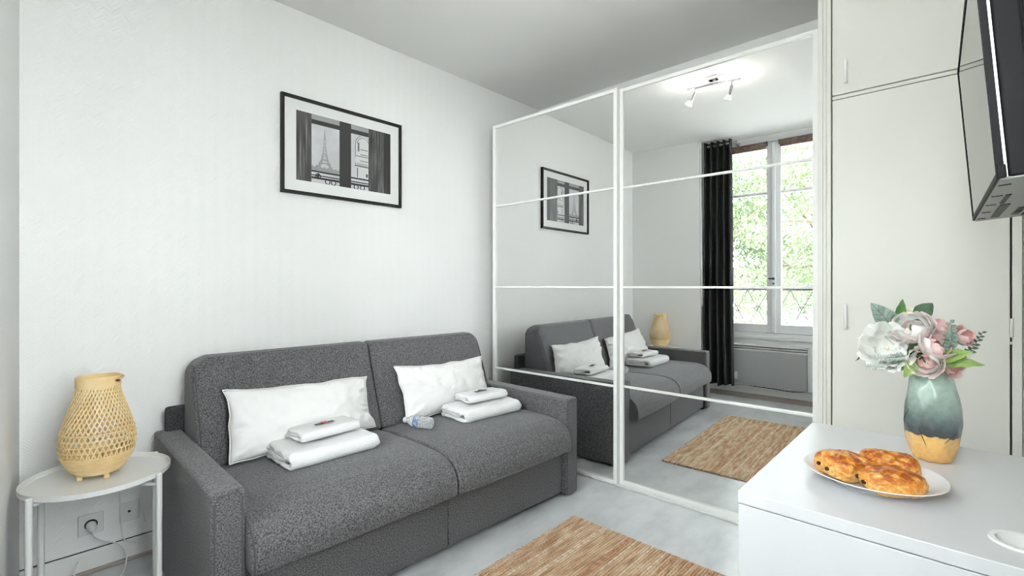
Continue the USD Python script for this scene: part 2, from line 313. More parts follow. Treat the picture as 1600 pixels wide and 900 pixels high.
# ------------------------------------------------------------------ built-in cupboard on the right
cb = thing('cupboard', 'built-in cream white cupboard with an upper and a lower door right of the mirrors', 'cupboard', W(2.04, 0, 0))
def cpt(name, m, mt, parent=None, **k): return part(name, to_world(m, TW), mt, parent or cb, **k)
U0, U1, UD0, UD1 = 2.043, 2.735, 2.097, 2.647
cp = mats['cabinet_paint']
cpt('face_frame', cat_([rb(U0, U0 + .020, -.004, .03, 0, CEIL - .002, .003), rb(U0 + .021, U0 + .034, -.012, .03, 0, CEIL - .002, .003), rb(U0 + .035, UD0 - .002, -.018, .03, 0, CEIL - .002, .003)]), cp)
cpt('side_panel', bx(U0, U0 + .018, .03, .60, 0, CEIL - .002), cp)
cpt('inner_body', bx(UD0 - .01, UD1 + .01, .012, .60, 0.0, CEIL - .004), mats['dark_gap'])
cpt('middle_rail', rb(UD0, UD1, -.006, .02, 2.006, 2.0215, .002), cp)
dn = cpt('door', rb(UD0 + .0015, UD1 - .003, -.012, .010, .06, 2.002, .004), cp, label='tall lower door')
du = cpt('door', rb(UD0 + .001, UD1 - .003, -.012, .010, 2.0235, CEIL - .02, .004), cp, label='short upper door')
for d, z0, z1 in ((dn, 1.000, 1.112), (du, 2.060, 2.165)):
    um = 2.149
    cpt('handle', cat_([rb(um - .006, um + .006, -.034, -.026, z0, z1, .004), rb(um - .005, um + .005, -.028, -.010, z0 + .006, z0 + .016, .003), rb(um - .005, um + .005, -.028, -.010, z1 - .016, z1 - .006, .003)]), mats['frame_white'], d)
cpt('hinge', cat_([rb(UD1 - .004, UD1 + .005, -.020, -.010, 1.0, 1.07, .003), bx(UD1 - .004, UD1 + .004, -.021, -.012, .975, .985)]), cp)
fl = [rb(UD1 + .002, U1 - .06, -.012, .03, 0, CEIL - .002, .003)] + [rb(UD1 + .034 + .012 * k, UD1 + .043 + .012 * k, -.02, .03, 0, CEIL - .002, .003) for k in range(4)]
cpt('pilaster', cat_(fl), cp)
cpt('filler_panel', bx(UD1 + .03, U1 + .018, .0, .03, 0, CEIL - .002), cp)

# ------------------------------------------------------------------ sofa (local axes: X along the seat, Y towards the wall)
PHI = 1.5
SO = np.array([.985, .437, 0.0])
so = thing('sofa', 'dark grey melange fabric two-seat sofa bed with slim arms against the chevron wall', 'sofa', SO, 90 - PHI)
def sp(name, m, mt, parent=None, **k): return part(name, m, mt, parent or so, world=False, **k)
fg, pg = mats['fabric_grey'], mats['piping_grey']
SL, SD = 1.832, .925
umid = .924
for u0, u1 in ((0, .096), (SL - .104, SL)):
    a_ = sp('arm', rb(u0, u1, 0, SD, .012, .552, .014, 20), fg)
    q = .010
    sp('piping', tube([(u0 + q, .003, .03), (u0 + q, .003, .52), (u0 + q + .01, .003, .541), (u1 - q - .01, .003, .541), (u1 - q, .003, .52), (u1 - q, .003, .03)], .0035, 8), pg, a_)
SP_ = [(.60, .276), (-.036, .276), (-.046, .30), (-.050, .335), (-.046, .365), (-.034, .392), (-.012, .415), (.020, .431), (.065, .440), (.16, .4445), (.30, .4445), (.48, .440), (.61, .432)]
for u0, u1 in ((.099, umid - .003), (umid + .003, SL - .107)):
    r = .016; pts = []
    for k in range(11):
        q = k / 10; u = u0 + r + (u1 - u0 - 2 * r) * q; grow = .013 * math.sin(PI * q) ** .7
        for d, z in SP_:
            up = z > .29
            pts.append((u, min(d + r, .62 - r) - (grow * .35 if d < .0 and up else 0), max(z - r, .276 + r) + (grow * min(1, max(0, (d + .06) / .2)) if up else 0)))
    hm = soft(hull(pts, r, 20), .022, 10)
    c_ = sp('seat_cushion', hm, fg, smooth=True)
    for u in ((u0 + .010,) if u0 < .5 else (u1 - .010,)):
        sp('piping', seam(hm, 0, u, lambda q: q[1] < -.02 or (q[2] > .38 and q[1] < .58)), pg, c_)
BP_ = [(.602, .43, 0), (.622, .50, .05), (.655, .60, .25), (.692, .71, .5), (.722, .80, .75), (.738, .846, 1), (.752, .868, 1), (.772, .880, 1), (.80, .883, 1), (.835, .880, 1), (.858, .866, 1), (.868, .84, .8), (.870, .43, 0)]
for u0, u1 in ((.10, .928), (.934, SL - .108)):
    pts = []; rr = .016
    for k in range(13):
        q = k / 12; u = u0 + rr + (u1 - u0 - 2 * rr) * q; R_l, R_r = (.075, .020) if u0 < .5 else (.020, .075)
        dl, dr_ = u - u0 - rr, u1 - rr - u
        g = .011 * math.sin(PI * q) ** .6
        for d, z, t in BP_: pts.append((u, d + (rr if d < .76 else -rr) - (g if d < .74 else 0), min(z - (rr if z > .5 else -rr), .883 - rr - .0) - (1e9 if 0 else 0)))
    # round the upper outer corners: drop the top points near the ends on to a quarter circle
    new = []
    for (u, d, z) in pts:
        for side, Rr in ((u - u0 - rr, R_l), (u1 - rr - u, R_r)):
            if side < Rr: z = min(z, .883 - rr - Rr + math.sqrt(max(Rr ** 2 - (Rr - side) ** 2, 0)) + (0))
        new.append((u, d, max(z, .446)))
    for Rr, ue, sg in ((R_l, u0 + rr, 1), (R_r, u1 - rr, -1)):
        for k in range(1, 6):
            a_ = PI / 2 * k / 6; uu = ue + sg * Rr * (1 - math.cos(a_)); zt = .883 - rr - Rr + Rr * math.sin(a_)
            for d, z, t in BP_:
                if z > .6: new.append((uu, d + (rr if d < .76 else -rr), min(z - rr, zt)))
    pts = new
    hm = soft(hull(pts, rr, 20), .024, 10)
    b_ = sp('back_cushion', hm, fg, smooth=True)
    for u in ((u0 + .014,) if u0 < .5 else (u1 - .014,)):
        sp('piping', seam(hm, 0, u, lambda q: q[2] > .44 and q[1] < .80), pg, b_)
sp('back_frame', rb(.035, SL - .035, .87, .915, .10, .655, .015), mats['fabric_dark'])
for u0, u1 in ((.098, umid - .0015), (umid + .0015, SL - .106)):
    sp('base_panel', rb(u0, u1, .030, .055, .028, .285, .006), fg)
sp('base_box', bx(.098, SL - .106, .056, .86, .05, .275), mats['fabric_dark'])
for u in (.05, SL - .05):
    for d in (.06, SD - .06): sp('foot', cyl((u, d, 0), (u, d, .014), .022), mats['black'])

# ------------------------------------------------------------------ pillows
def pillow(name, label, BL, BR, TL, TR, front=.062, back=.034, seed=1, group=None):
    BL, BR, TL, TR = map(np.array, (BL, BR, TL, TR)); o = (BL + BR + TL + TR) / 4
    ey = (BR - BL); ez = (TL - BL); nrm = np.cross(ey, ez); nrm /= np.linalg.norm(nrm)      # towards the room
    def side(sgn, T):
        def fn(u, v):
            a, b = u * 2 - 1, v * 2 - 1
            pa, pb = 1 - .045 * (1 - b ** 2) * 0, 0
            su = u + (u - .5) * -.055 * (1 - (2 * v - 1) ** 2); sv = v + (v - .5) * -.075 * (1 - (2 * u - 1) ** 2)
            su = su + (meshkit.noise(np.stack([b * 2.6 + seed, a * 0 + np.sign(a) * 5, a * 0], -1), seed + 11) - .5) * .035 * a ** 4; sv = sv + (meshkit.noise(np.stack([a * 4.2 + seed, a * 0 + np.sign(b) * 7, a * 0], -1), seed + 12) - .5) * .045 * b ** 4
            P = (BL[None, None] * ((1 - su) * (1 - sv))[..., None] + BR * (su * (1 - sv))[..., None] + TL * ((1 - su) * sv)[..., None] + TR * (su * sv)[..., None])
            th = np.clip((1 - np.abs(a) ** 2.6), 0, 1) ** .55 * np.clip(1 - np.abs(b) ** 2.6, 0, 1) ** .55
            edge = np.clip(th * 2.2, 0, 1)
            q = np.stack([a * 3.2 + seed * 3, b * 1.6, np.full_like(a, sgn * 2.)], -1)
            w = (meshkit.fbm(q * 1.3, 3, seed) - .5) * .038 * edge
            wr = np.sin((v * 9 + meshkit.noise(q * 2, seed) * 2.5) * PI) * .009 * np.exp(-((np.abs(a) - .93) / .10) ** 2) * edge + np.sin((u * 11 + meshkit.noise(q * 2, seed + 4) * 3) * PI) * .007 * np.exp(-((np.abs(b) - .92) / .12) ** 2) * edge
            return P + nrm * (sgn * (T * th) + w + wr + .0015 * sgn * edge)[..., None]
        return fn
    m = cat_([grid(side(1, front), 60, 40), grid(side(-1, back), 60, 40, flip=True)]); m.merge_vertices(digits_vertex=5)
    t = thing(name, label, 'pillow', o * [1, 1, 0] + [0, 0, BL[2]], group=group)
    part('cover', m, mats['pillow_cotton'], t, smooth=True)
    fn = side(1, 0.0); k = np.linspace(0, 1, 40)[:-1]; z_ = np.zeros_like(k)
    U_ = np.r_[k, z_ + 1, 1 - k, z_]; V_ = np.r_[z_, k, z_ + 1, 1 - k]
    part('seam_edge', tube(fn(U_[:, None], V_[:, None])[:, 0], .0030, 6, closed=True), mats['pillow_cotton'], t)
pillow('pillow', 'white rectangular pillow leaning on the left half of the sofa back', (.476, .636, .458), (.432, 1.328, .458), (.362, .640, .741), (.364, 1.322, .718), seed=2)
pillow('pillow', 'white rectangular pillow leaning on the right half of the sofa back', (.484, 1.478, .460), (.440, 2.136, .460), (.390, 1.460, .746), (.384, 2.122, .730), seed=5)

# ------------------------------------------------------------------ towels
def fold_towel(name, label, loc, rotz, L, D, th, layers, seed):
    """a towel folded to a flat spiral: profile across (d, z), extruded along y"""
    g = th * .96; path = []; n = layers
    # centre line: bottom layer back to front, round the front, top layer to the back, round inside ...
    top = (n - .5) * g; bot = .5 * g; lo, hi = bot, top; x0, x1 = 0.0, D; d = 1; x = 0.0; pts = [(x0, lo)]
    while hi > lo + g * .5:
        r = (hi - lo) / 2; cx = x1 - r
        pts.append((cx, lo)); a = np.linspace(-PI / 2, PI / 2, 9)[1:-1]; pts += [(cx + r * math.cos(q), lo + r + r * math.sin(q)) for q in a]; pts.append((cx, hi))
        lo2 = lo + g; hi2 = hi
        if hi2 - lo2 < g * .5: pts.append((x0 + .01, hi)); break
        r2 = (hi2 - lo2) / 2; cx2 = x0 + r2 + g * .2
        pts.append((cx2, hi)); a = np.linspace(PI / 2, 3 * PI / 2, 9)[1:-1]; pts += [(cx2 + r2 * math.cos(q), lo2 + r2 + r2 * math.sin(q)) for q in a]
        pts.append((cx2, lo2)); lo, hi = lo2, hi2 - g; x1 -= g * 1.05
        pts.append((x1 - .04, lo2)); break
    ls = LineString(pts)
    poly = ls.buffer(th / 2 * .86, quad_segs=4, cap_style='round')
    core = Polygon(np.vstack([np.array(poly.exterior.coords)])) if poly.geom_type == 'Polygon' else poly
    m = mf.Manifold.extrude(mf.CrossSection([np.array(core.exterior.coords)[:-1][::-1] if not core.exterior.is_ccw else np.array(core.exterior.coords)[:-1]]), L)
    m = m.refine_to_length(.0065); t = M3(m); v = np.array(t.vertices)           # (d, z, y)
    e = np.abs(v[:, 2] / L - .5) * 2; k = np.clip((e - .90) / .10, 0, 1); sh = np.sqrt(1 - k ** 2 * .55)
    cz = n * g / 2; v[:, 1] = cz + (v[:, 1] - cz) * (1 - (1 - sh) * .8); v[:, 0] = D / 2 + (v[:, 0] - D / 2) * (1 - (1 - sh) * .12)
    w = np.stack([v[:, 0], v[:, 2], v[:, 1]], 1)
    wob = (meshkit.fbm(w * [9, 7, 14], 3, seed) - .5)
    w[:, 2] += wob * .016 * np.clip(w[:, 2] / (n * g), 0, 1); w[:, 1] += (meshkit.fbm(w * [22, 1, 40] + 9, 2, seed + 3) - .5) * .022
    w[:, 2] -= w[:, 2].min(); tt = trimesh.Trimesh(w, t.faces[:, ::-1], process=True)
    trimesh.smoothing.filter_taubin(tt, iterations=2); nn = meshkit.arrays(tt, True)[2]
    tt.vertices = np.asarray(tt.vertices) + nn * ((meshkit.noise(np.asarray(tt.vertices) * 230, seed) - .5) * .0022)[:, None]
    if tt.volume < 0: tt.invert()
    q = np.asarray(tt.vertices); q = q - [0, L / 2, q[:, 2].min()]; c, s = math.cos(math.radians(rotz)), math.sin(math.radians(rotz))
    tt.vertices = np.stack([c * q[:, 0] - s * q[:, 1], s * q[:, 0] + c * q[:, 1], q[:, 2]], 1) + np.array(loc)
    single_at(name, tt, mats['towel_white'], label, 'towel', loc)
def single_at(name, mesh, m, label, cat, loc, group=None, smooth=True, kind=None):
    v, f, n = meshkit.arrays(mesh, smooth); x = UsdGeom.Mesh.Define(stage, free('/World', name)); usd_fill(x, v - np.array(loc, float), f, n, m)
    UsdGeom.Xformable(x).AddTranslateOp().Set(tuple(map(float, loc))); setd(x.GetPrim(), label=label, category=cat, group=group, kind=kind); return str(x.GetPath())
SEAT = .4535
fold_towel('bath_towel', 'large folded white bath towel on the left seat, under a small towel', (.484, .972, SEAT), 0.5, .395, .238, .0245, 3, 3)
fold_towel('hand_towel', 'small folded white hand towel on top of the left bath towel', (.500, .985, SEAT + .079), 4.0, .275, .142, .0150, 3, 8)
fold_towel('bath_towel', 'large folded white bath towel on the right seat, beside the water bottle', (.522, 1.898, SEAT), -3.0, .405, .222, .0245, 3, 13)
fold_towel('hand_towel', 'small folded white hand towel on top of the right bath towel', (.534, 1.925, SEAT + .079), -3.5, .285, .140, .0150, 3, 18)
def packet(label, c, rz, col):
    t = thing('soap_packet', label, 'packet', c, rz)
    def fn(u, v): return np.stack([(v - .5) * .020, (u - .5) * .088, .0015 + .003 * np.exp(-((u - .5) / .22) ** 2) * (1 - (2 * v - 1) ** 2) + 0 * u], -1)
    def fb(u, v): return fn(u, v) * [1, 1, 0] + [0, 0, .0005]
    m = cat_([grid(fn, 20, 8), grid(fb, 20, 8, flip=True)]); m.merge_vertices(digits_vertex=5); m.fix_normals()
    part('wrapper', m, mats['packet_dark'], t, world=False, smooth=True)
    part('seal', rb(-.0102, .0102, -.012, .012, .0022, .0062, .002), col, t, world=False)
packet('slim dark soap packet with a red seal lying on the left hand towel', (.578, .985, SEAT + .079 + .0474), 4, mats['packet_red'])
packet('slim dark soap packet lying on the right hand towel', (.606, 1.905, SEAT + .079 + .0474), -3, mats['packet_dark'])

# ------------------------------------------------------------------ water bottle lying on the seat
bc, bd = np.array([.590, 1.487, SEAT + .031]), np.array([.130, .037, .002]); bl = np.linalg.norm(bd); bd /= bl
ez = np.cross(bd, [0, 0, 1.]); ez /= np.linalg.norm(ez); TB = frame4(bc, ez, np.cross(bd, ez), bd)
bt = thing('water_bottle', 'small clear water bottle with a blue label lying in the gap of the seat cushions', 'bottle', (bc[0], bc[1], SEAT))
prof = [(0.0001, .078), (.020, .079), (.027, .076), (.030, .070), (.0305, .050), (.029, .047), (.0305, .044), (.0305, .028), (.029, .025), (.0305, .022), (.0305, -.030), (.027, -.047), (.018, -.066), (.0125, -.078), (.0125, -.090), (.0001, -.090)]
part('bottle_body', to_world(lathe(prof, 28), TB), mats['bottle_plastic'], bt, smooth=40)
part('label_band', to_world(lathe([(.0309, -.022), (.0314, -.022), (.0314, .014), (.0309, .014)], 28), TB), mats['label_blue'], bt, label='blue and white paper label')
part('cap', to_world(lathe([(.0001, -.081), (.0148, -.081), (.0148, -.096), (.013, -.098), (.0001, -.098)], 24), TB), mats['frame_white'], bt, label='white screw cap')

# ------------------------------------------------------------------ side table
TC, TR_, TZ = np.array([.42, .241]), .205, .515
st = thing('side_table', 'small round white metal side table with a rimmed tray top left of the sofa', 'table', (*TC, 0))
rim = [(.0001, TZ - .004), (TR_ - .004, TZ - .004), (TR_, TZ), (TR_, TZ + .016), (TR_ - .0025, TZ + .016), (TR_ - .0035, TZ + .003), (TR_ - .007, TZ), (.0001, TZ)]
part('tray_top', lathe(rim, 72, TC), mats['table_white'], st, smooth=40)
LA = [math.radians(a) for a in (-57, 42, 122, 221)]
for a in LA:
    d = np.array([math.cos(a), math.sin(a)]); p = TC + d * (TR_ + .009)
    if p[1] > .43 and p[0] > 0: p = TC + d * (TR_ - .006)
    part('leg', tube([(p[0], p[1], .004), (p[0], p[1], TZ + .012), (p[0], p[1], TZ + .014)], [.0095, .0095, .007], 16), mats['table_white'], st)
    part('foot_cap', cyl((p[0], p[1], 0), (p[0], p[1], .006), .0102), mats['table_white'], st)
for a, b in ((0, 2), (1, 3)):
    pa, pb = [np.array([math.cos(LA[i]), math.sin(LA[i])]) * (TR_ + .001) + TC for i in (a, b)]
    part('crossbar', tube([(*pa, TZ - .012 - .014 * a), (*pb, TZ - .012 - .014 * a)], .006, 10), mats['table_white'], st)

# ------------------------------------------------------------------ bamboo lantern on the side table
LC, LZ = np.array([.405, .240]), TZ + .0005
lt = thing('bamboo_lantern', 'woven bamboo lantern with a solid bowl base on the round side table', 'lantern', (*LC, LZ))
def rad(z):
    return np.interp(z, [0.02, .045, .07, .09, .12, .15, .19, .23, .27, .30, .32, .345], [.066, .083, .096, .102, .105, .1035, .0955, .083, .0705, .063, .0595, .0585])
zz = np.linspace(.02, .345, 60)
bowl = [(.0001, .018), (.064, .018)] + [(rad(z) + .002, z) for z in np.linspace(.022, .088, 12)] + [(rad(z) - .002, z) for z in np.linspace(.088, .03, 10)] + [(.0001, .026)]
part('bowl', lathe(bowl, 64, LC, LZ), mats['bamboo'], lt, smooth=35)
for k in range(4): part('hoop', tube([(LC[0] + (rad(z_) + .0025) * math.cos(a), LC[1] + (rad(z_) + .0025) * math.sin(a), LZ + z_) for a in np.linspace(0, 2 * PI, 60, endpoint=False) for z_ in (.034 + .0165 * k,)], .0016, 6, closed=True), mats['bamboo'], lt)
def strip_mesh(fth, z0, z1, off, wdt, n=34, thick=.0012):
    z = np.linspace(z0, z1, n); th = fth(z); r = rad(z) + off
    P = np.stack([r * np.cos(th), r * np.sin(th), z], 1); T = np.gradient(P, axis=0); T /= np.linalg.norm(T, axis=1, keepdims=True)
    N = np.stack([np.cos(th), np.sin(th), 0 * th], 1); B = np.cross(T, N); B /= np.linalg.norm(B, axis=1, keepdims=True)
    q = [P + B * wdt / 2 + N * thick / 2, P - B * wdt / 2 + N * thick / 2, P - B * wdt / 2 - N * thick / 2, P + B * wdt / 2 - N * thick / 2]
    v = np.stack(q, 1).reshape(-1, 3); f = []
    for i in range(n - 1):
        for j in range(4):
            a, b, c, d = i * 4 + j, i * 4 + (j + 1) % 4, (i + 1) * 4 + (j + 1) % 4, (i + 1) * 4 + j; f += [(a, b, c), (a, c, d)]
    return trimesh.Trimesh(v + [*LC, LZ], np.array(f)[:, ::-1], process=False)
ns = 42; left, right = [], []
for k in range(ns):
    t0 = 2 * PI * k / ns
    for sgn, acc in ((1, left), (-1, right)):
        ph = lambda z, s=sgn, t=t0: t + s * (1.25 * np.clip((z - .085) / .25, 0, 1) ** 1.15 + .02)
        wob = lambda z, s=sgn: .0011 * s * np.sin((z - .08) / .25 * PI * 14)
        acc.append(strip_mesh(ph, .080, .330,   .0009 * sgn, .0045))
part('weave_strips', cat_(left), mats['bamboo'], lt, kind='stuff', label='thin bamboo strips slanting one way')
part('weave_strips', cat_(right), mats['bamboo'], lt, kind='stuff', label='thin bamboo strips slanting the other way')
for z in (.108, .127, .146, .166):
    m = lathe([(rad(z) + .0022, z - .0017), (rad(z) + .0034, z - .0017), (rad(z) + .0034, z + .0017), (rad(z) + .0022, z + .0017), (rad(z) + .0022, z - .0017)], 72, LC, LZ)
    part('hoop', m, mats['bamboo'], lt)
neck = [(.0585, .318), (.0630, .318), (.0630, .352), (.0612, .354), (.0585, .352), (.0585, .318)]
part('neck_ring', lathe(neck, 56, LC, LZ), mats['bamboo'], lt, smooth=35)
hd = np.array([.73, .684]); 
for s_ in (1, -1):
    p = LC + hd * s_ * .0625; part('peg', tube([(*p, LZ + .337), (*(p + hd * s_ * .008), LZ + .337), (*(p + hd * s_ * .012), LZ + .337)], [.0035, .005, .0042], 10), mats['bamboo_dark'], lt, label='dark wooden peg')
hn = np.array([-.684, .73]); arc = [LC + hd * .069 * math.cos(a) + hn * .071 * math.sin(a) for a in np.linspace(0.02, PI - .02, 30)]
part('handle', tube([(*p, LZ + .340 + .006 * math.sin(i / 29 * PI)) for i, p in enumerate(arc)], .0032, 8), mats['bamboo'], lt)
for a in (.3, 1.9, 3.4, 5.0): part('foot', rb(LC[0] + .054 * math.cos(a) - .008, LC[0] + .054 * math.cos(a) + .008, LC[1] + .054 * math.sin(a) - .008, LC[1] + .054 * math.sin(a) + .008, LZ, LZ + .020, .003), mats['bamboo'], lt)
part('candle_plate', lathe([(.0001, .027), (.060, .027), (.060, .031), (.0001, .031)], 32, LC, LZ), mats['bamboo_inner'], lt)

# ------------------------------------------------------------------ sockets and cables
def plate(name, label, y0, y1, z0, z1, cat):
    t = thing(name, label, cat, (0.0005, (y0 + y1) / 2, z0)); part('cover_plate', rb(.0005, .010, y0, y1, z0, z1, .004), mats['socket_white'], t); return t
s1 = plate('wall_socket', 'white power socket with a plug in it under the side table', .218, .300, .158, .243, 'socket')
part('recess', to_world(lathe([(.0001, .0), (.022, 0), (.022, .0012), (.0001, .0012)], 28), frame4((.0098, .259, .200), (0, 1, 0), (0, 0, 1), (1, 0, 0))), mats['dark_gap'], s1, label='dark round socket recess')
part('rim', to_world(lathe([(.0215, .0), (.025, 0), (.025, .003), (.0215, .003), (.0215, 0)], 28), frame4((.0098, .259, .200), (0, 1, 0), (0, 0, 1), (1, 0, 0))), mats['socket_white'], s1)
s2 = plate('wall_socket', 'white aerial socket with a small dark hole near the sofa arm', .352, .420, .170, .252, 'socket')
part('hole', cyl((.0095, .384, .212), (.0108, .384, .212), .0055, 14), mats['dark_gap'], s2, label='small dark hole')
cw = mats['cable_white']
cb1 = thing('power_cable', 'white cable looping from the power socket down to the floor', 'cable', (.012, .259, .004))
part('plug', tube([(.0115, .259, .197), (.022, .259, .196), (.045, .260, .190), (.052, .261, .186)], [.017, .017, .013, .006], 16), cw, cb1, label='white plug')
part('cord', tube(spline([(.050, .261, .187), (.070, .280, .150), (.060, .33, .115), (.075, .36, .085), (.10, .36, .035), (.14, .335, .005), (.17, .29, .004), (.13, .22, .004), (.10, .20, .05), (.07, .215, .085), (.08, .20, .06), (.13, .15, .02), (.20, .08, .004), (.26, .055, .004)], 110), .0026, 8), cw, cb1)
cb2 = single('aerial_cable', tube(spline([(.065, .335, TZ - .02), (.034, .345, .40), (.022, .352, .26), (.02, .358, .14), (.022, .366, .10), (.05, .38, .095), (.07, .40, .10), (.06, .395, .115)], 70), .0022, 8), cw, 'thin white cable hanging behind the side table to the skirting', 'cable')
single('aerial_lead', tube(spline([(.012, .415, .205), (.022, .428, .20), (.024, .436, .165), (.018, .440, .150)], 24), .0024, 8), cw, 'short white lead hanging beside the aerial socket', 'cable')
single('lamp_cord', tube(spline([(.0245, .47, .02), (.09, .452, .004), (.22, .43, .004), (.36, .405, .004), (.44, .38, .004)], 40), .0026, 8), cw, 'white cord lying on the floor from the table leg to the sofa', 'cable')

# ------------------------------------------------------------------ woven jute rug: cords lying side by side along its length
mat('jute', {'g': ('geometry', {}), 'm': ('mapping', dict(scale=(55., 9., 30.))), 'n': ('noise_texture', dict(scale=1.0, detail=4.)), 'r': ('rgb_ramp', dict(ramp=[(.3, (.34, .19, .10)), (.46, (.50, .33, .20)), (.60, (.62, .46, .31)), (.78, (.72, .60, .47))])),
    'm2': ('mapping', dict(scale=(70., 70., 30.))), 'n2': ('noise_texture', dict(scale=2.2, detail=2.)), 'r2': ('rgb_ramp', dict(ramp=[(.28, (.62, .50, .42)), (.52, (1.0, 1.0, 1.0))])), 'mx': ('mix', dict(mix_type='multiply', fac=.75)), 'p': ('principled_bsdf', dict(roughness=.9))},
    [('g.position', 'm.vector'), ('m.vector', 'n.vector'), ('n.fac', 'r.fac'), ('g.position', 'm2.vector'), ('m2.vector', 'n2.vector'), ('n2.fac', 'r2.fac'), ('r.color', 'mx.color1'), ('r2.color', 'mx.color2'), ('mx.color', 'p.base_color')])
RX0, RX1, RY0, RY1 = 1.190, 1.990, .600, 2.020
rg = thing('jute_rug', 'brown woven jute rug on the pale floor between the sofa and the mirrored wardrobe', 'rug', (1.59, 1.31, 0))
pm('jute_red', (.36, .17, .09), .9, mix=((.52, .32, .19), 50., .4, .6)); pm('jute_pale', (.70, .58, .45), .9, mix=((.52, .36, .23), 50., .4, .6))
nc = 62; wd_ = (RX1 - RX0) / nc; bins = {0: [], 1: [], 2: []}
for k in range(nc):
    y = np.linspace(RY0, RY1, 150); x = RX0 + wd_ * (k + .5) + .0016 * (meshkit.noise(np.stack([y * 9, 0 * y + k, 0 * y], 1), 5) - .5)
    z = .0052 + .0012 * np.sin(y * 2 * PI / .019 + (k % 2) * PI); r = wd_ * .52 * (1 + .16 * np.sin(y * 2 * PI / .019 + (k % 2) * PI + 1.2) + .14 * (meshkit.noise(np.stack([y * 60, 0 * y + k * 3.1, 0 * y], 1), 2) - .5))
    m = tube(np.stack([x, y, z], 1), r, 7); v = np.array(m.vertices); v[:, 2] = np.maximum(.0004, .0052 + (v[:, 2] - .0052) * .72); m.vertices = v
    bins[1 if k in (24, 25, 41, 47, 53, 54) else 2 if k in (7, 13, 14, 27, 33, 38) else 0].append(m)
part('woven_cords', cat_(bins[0]), mats['jute'], rg, kind='stuff', smooth=True)
part('woven_cords', cat_(bins[1]), mats['jute_red'], rg, kind='stuff', smooth=True, label='reddish brown cords'); part('woven_cords', cat_(bins[2]), mats['jute_pale'], rg, kind='stuff', smooth=True, label='paler cords')
fr = []
for y0, s_ in ((RY0, -1), (RY1, 1)):
    for k in range(150):
        x = RX0 + .004 + (RX1 - RX0 - .008) * k / 149; L = rng.uniform(.004, .012); fr.append(tube([(x, y0 - s_ * .004, .005), (x + rng.normal(0, .003), y0 + s_ * L, .0025)], .0018, 5))
for x0, s_ in ((RX0, -1), (RX1, 1)):
    for k in range(110):
        y = RY0 + (RY1 - RY0) * (k + .5) / 110
        if rng.random() < .6: fr.append(tube([(x0 - s_ * .004, y, .006), (x0 + s_ * rng.uniform(.003, .010), y + rng.normal(0, .006), .003)], .0017, 5))
part('fringe', cat_(fr), mats['jute'], rg, kind='stuff', label='short frayed ends')

# ------------------------------------------------------------------ framed print on the chevron wall
PY0, PY1, PZ0, PZ1 = 1.017, 1.763, 1.6865, 2.2165
pf = thing('framed_print', 'black framed black and white photograph of a Paris window above the sofa', 'picture', (0.0005, (PY0 + PY1) / 2, PZ0))
fw = .017
part('frame', cat_([rb(.0008, .022, PY0, PY1, PZ1 - fw, PZ1, .0015), rb(.0008, .022, PY0, PY1, PZ0, PZ0 + fw, .0015), rb(.0008, .022, PY0, PY0 + fw, PZ0 + fw * .5, PZ1 - fw * .5, .0015), rb(.0008, .022, PY1 - fw, PY1, PZ0 + fw * .5, PZ1 - fw * .5, .0015)]), mats['black_frame'], pf)
part('mat_board', bx(.004, .010, PY0 + .01, PY1 - .01, PZ0 + .01, PZ1 - .01), mats['mat_white'], pf)
QY0, QY1, QZ0, QZ1 = PY0 + .082, PY1 - .078, PZ0 + .078, PZ1 - .074
QW, QH = QY1 - QY0, QZ1 - QZ0
TP = lambda d: frame4((d, QY0, QZ0), (0, 1, 0), (0, 0, 1), (1, 0, 0))
def pr(name, polys, d, m, **k): return part(name, ext(unary_union(polys) if isinstance(polys, list) else polys, .0004, TP(d)), m, pf, smooth=False, **k)
for nm, c in (('print_dark', .020), ('print_mid', .09), ('print_black', .008), ('print_grey', .30), ('print_light', .62)): pm(nm, (c, c, c), .5)
pm('print_sky', (.52, .52, .54), .5, mix=((.62, .62, .64), 6., .4, .6))
mat('print_cloth', {'g': ('geometry', {}), 'm': ('mapping', dict(scale=(0., 1., .06))), 'n': ('noise_texture', dict(scale=70., detail=3.)), 'r': ('rgb_ramp', dict(ramp=[(.30, (.010, .010, .010)), (.5, (.055, .055, .055)), (.72, (.20, .20, .20))])), 'p': ('principled_bsdf', dict(roughness=.5))},
    [('g.position', 'm.vector'), ('m.vector', 'n.vector'), ('n.fac', 'r.fac'), ('r.color', 'p.base_color')])
sb_ = sbox
pr('print_sheet', sb_(0, 0, QW, QH), .0102, mats['print_sky'], label='pale sky of the photograph')
pr('print_curtain', sb_(0, 0, .142 * QW, QH), .0108, mats['print_cloth'], label='printed dark curtain'); pr('print_curtain', sb_(.74 * QW, 0, QW, QH), .0108, mats['print_cloth'], label='printed dark curtain')
for a_, b_ in ((.422, .545), (.92, 1.0)): pr('print_post', sb_(a_ * QW, 0, b_ * QW, QH), .0112, mats['print_dark'], label='printed dark window post')
pr('print_header', [sb_(.142 * QW, .86 * QH, .422 * QW, .925 * QH), sb_(.545 * QW, .86 * QH, .74 * QW, .925 * QH)], .0112, mats['print_dark'])
pr('print_header_light', [sb_(.142 * QW, .925 * QH, .422 * QW, QH), sb_(.545 * QW, .925 * QH, .74 * QW, QH)], .0110, mats['print_grey'])
